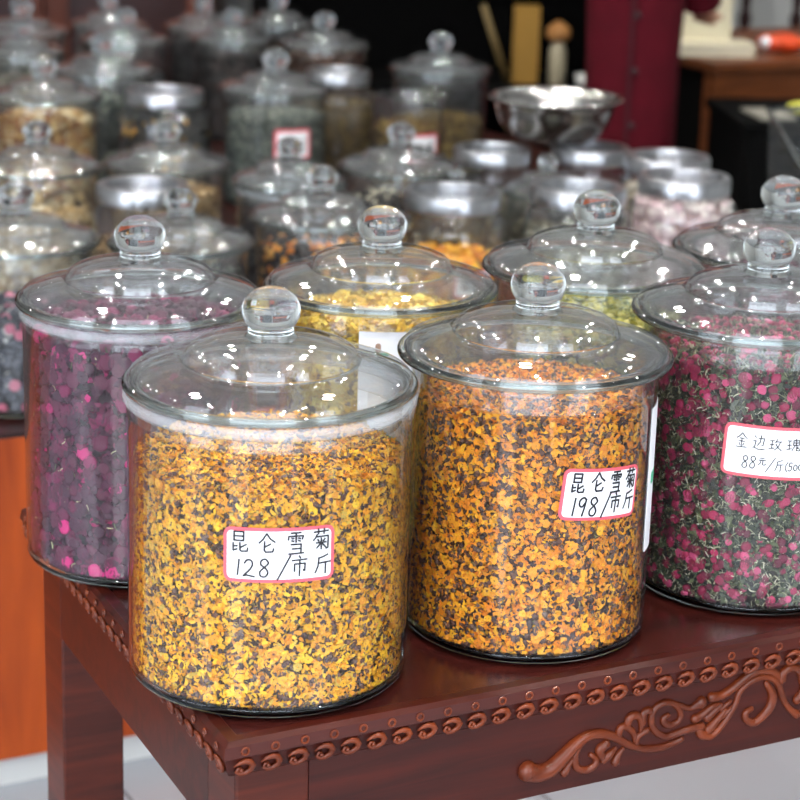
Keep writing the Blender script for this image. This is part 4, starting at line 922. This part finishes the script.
# ---------------------------------------------------------------- the person in the maroon coat
px, py = 0.617, 6.02
skin = plain('skin', (196, 140, 112), .55); cloth = plain('maroon_wool', (80, 7, 22), .9, spec=.2, noise=.12, nscale=14, bump=.08)
trous = plain('black_trousers', (26, 24, 28), .8); hairm = plain('black_hair', (20, 16, 16), .5, noise=.3, nscale=60)
shoe = plain('black_shoe', (18, 16, 16), .4)
per = tag(empty('person', (px, py, 0), R(-8)), 'person in a long maroon coat standing behind the counters, one arm bent', 'person')
def skin_mesh(name, joints, edges, mat, parent, sub=2, root=0):
    me = bpy.data.meshes.new(name); me.from_pydata([j[:3] for j in joints], edges, [])
    o = bpy.data.objects.new(name, me); COL.objects.link(o); o.parent = parent; me.materials.append(mat)
    md = o.modifiers.new('skin', 'SKIN'); md.use_smooth_shade = True
    for i, j in enumerate(joints):
        sv = me.skin_vertices[0].data[i]; rr = j[3]
        sv.radius = (rr, rr) if not hasattr(rr, '__len__') else rr
        sv.use_root = (i == root)
    ss = o.modifiers.new('sub', 'SUBSURF'); ss.levels = sub; ss.render_levels = sub
    return o
# faces the camera (-y); its left side is at +x
J = [(0, 0, .92, (.095, .085)), (0, 0, 1.08, (.10, .08)), (0, -.005, 1.26, (.14, .10)), (0, 0, 1.36, (.10, .075)), (0, -.005, 1.44, .05), (0, -.015, 1.50, .048), (0, -.02, 1.56, (.066, .078)), (0, -.022, 1.63, (.072, .088)), (0, -.01, 1.69, (.058, .07)),
     (-.055, 0, .86, .055), (-.065, -.01, .50, .045), (-.07, .01, .10, .036), (-.072, -.05, .045, .032), (-.075, -.15, .03, .026),
     (.055, 0, .86, .055), (.065, -.01, .50, .045), (.07, .01, .10, .036), (.072, -.05, .045, .032), (.075, -.15, .03, .026),
     (-.135, 0, 1.345, .045), (-.20, .01, 1.12, .044), (-.075, -.175, 1.15, .031),
     (.135, 0, 1.345, .045), (.170, .03, 1.09, .040), (.172, .085, .965, .028), (.174, .115, .930, .024)]
E_ = [(0, 1), (1, 2), (2, 3), (3, 4), (4, 5), (5, 6), (6, 7), (7, 8), (0, 9), (9, 10), (10, 11), (11, 12), (12, 13), (0, 14), (14, 15), (15, 16), (16, 17), (17, 18), (3, 19), (19, 20), (20, 21), (3, 22), (22, 23), (23, 24), (24, 25)]
body = skin_mesh('body', J, E_, skin, per)
def hand(base, dirv, palm, side, parent, k_=1.0):
    dv = Vector(dirv).normalized(); sv = Vector(side).normalized(); pn = dv.cross(sv).normalized()
    b = Vector(base); js = [(*(b), .026), (*(b + dv * .045), (.036, .017)), (*(b + dv * .085), (.038, .016))]; es = [(0, 1), (1, 2)]
    for k, ln in enumerate((.060, .072, .066, .052)):
        o_ = sv * (-.027 + .018 * k); i0 = len(js); q = b + dv * .085 + o_; es.append((2, i0))
        js.append((*q, .0095)); q2 = q + dv * ln * .5 + pn * .008; js.append((*q2, .009)); q3 = q2 + dv * ln * .42 + pn * .022; js.append((*q3, .0075))
        es += [(i0, i0 + 1), (i0 + 1, i0 + 2)]
    i0 = len(js); q = b + dv * .035 - sv * .028; js.append((*q, .013)); q2 = q + dv * .03 - sv * .022 + pn * .01; js.append((*q2, .0105)); q3 = q2 + dv * .028 - sv * .004 + pn * .008; js.append((*q3, .0085))
    es += [(1, i0), (i0, i0 + 1), (i0 + 1, i0 + 2)]
    js = [(*(b + (Vector(q[:3]) - b) * k_), (tuple(a * k_ for a in q[3]) if hasattr(q[3], '__len__') else q[3] * k_)) for q in js]
    return skin_mesh('hand', js, es, skin, parent, 2)
hand((-.055, -.18, 1.152), (1, -.12, .1), None, (0, .1, -1), per)
hand((.176, .118, .926), (.15, .75, -.55), None, (-.9, .2, .1), per, .85)
# face details
fo = MB(); fo.tube([(0, -.095, 1.628), (0, -.112, 1.604), (0, -.120, 1.592), (0, -.104, 1.585)], [.008, .011, .014, .009], 8); fo.build('nose', skin, body)
for s in (-1, 1):
    e_ = MB(); e_.ball((s * .031, -.0985, 1.632), .0115, (1, .5, .62)); e_.build('eye', plain('eye_white', (225, 222, 216), .3), body)
    ir = MB(); ir.ball((s * .030, -.1035, 1.632), .0048, (1, .5, 1)); ir.build('iris', shoe, body)
    e_ = MB(); e_.ball((s * .075, -.012, 1.615), .026, (.35, .7, 1.15)); e_.build('ear', skin, body)
mo = MB(); mo.tube([(-.024, -.093, 1.560), (0, -.101, 1.558), (.024, -.093, 1.560)], [.004, .007, .004], 8); mo.build('mouth', plain('lips', (160, 84, 80), .5), body)
hr = MB(); vs_, fs_ = ico(3, (.186, .215, .22)); keep = []
vv = []
for q in vs_:
    z = q[2]; yy = q[1]
    if yy < -.02 and z < .045: q = np.array((q[0] * .88, max(yy, -.055), z))
    vv.append((q[0], q[1] + .0, q[2] + 1.655))
hr.add(vv, fs_); hr.build('hair', hairm, per)
# coat: one garment, lofted rings, sleeves following the arms
def loft(mb, rings, seg=28):
    vs = []; 
    for cx, cy_, cz, rx, ry in rings:
        for k in range(seg):
            a = 2 * math.pi * k / seg; w = 1 + .025 * math.sin(a * 7) * max(0, (1.0 - cz)) 
            vs.append((cx + rx * w * math.cos(a), cy_ + ry * w * math.sin(a), cz))
    fs = [(i * seg + k, i * seg + (k + 1) % seg, (i + 1) * seg + (k + 1) % seg, (i + 1) * seg + k) for i in range(len(rings) - 1) for k in range(seg)]
    mb.add(vs, fs)
ct = MB()
loft(ct, [(0, .0, .34, .124, .125), (0, 0, .343, .134, .14), (0, 0, .60, .130, .135), (0, 0, .80, .129, .13), (0, 0, .95, .136, .126), (0, 0, 1.08, .140, .118), (0, -.003, 1.24, .165, .126), (0, 0, 1.34, .184, .112), (0, 0, 1.385, .168, .098), (0, 0, 1.42, .122, .088), (0, -.004, 1.445, .080, .074), (0, -.006, 1.485, .069, .07), (0, -.006, 1.487, .060, .062)])
coat = ct.build('coat', cloth, per)
for arm in ([(-.105, 0, 1.385), (-.155, 0, 1.345), (-.188, .006, 1.24), (-.20, .01, 1.12), (-.14, -.09, 1.135), (-.08, -.165, 1.15)], [(.105, 0, 1.385), (.148, 0, 1.345), (.172, .015, 1.24), (.176, .03, 1.095), (.172, .070, 1.00), (.173, .105, .940)]):
    m = MB(); q = smooth_path(arm, 4); n = len(q); m.tube(q, [.074 - .014 * i / n for i in range(n)], 16, caps=False); m.build('sleeve', cloth, coat)
for k in range(5):
    m = MB(); m.ball((.012, -.134 + .004 * (k > 2), .62 + .15 * k), .011, (1, .4, 1)); m.build('button', plain('dark_button', (46, 8, 16), .4), coat)
pl = MB(); pl.box((-.004, -.146, .36), (.004, -.120, 1.40)); pl.build('placket_seam', plain('dark_maroon', (60, 6, 20), .9), coat, smooth=False)
tr = MB()
for s in (-1, 1):
    tr.tube([(s * .055, 0, .80), (s * .065, -.008, .50), (s * .07, .008, .085)], [.070, .060, .054], 16)
tr.build('trousers', trous, per)
for s in (-1, 1):
    m = MB(); m.tube([(s * .070, .055, .042), (s * .071, 0, .046), (s * .073, -.09, .038), (s * .076, -.17, .030)], [.038, .046, .045, .030], 12, .9); m.build('shoe', shoe, per)
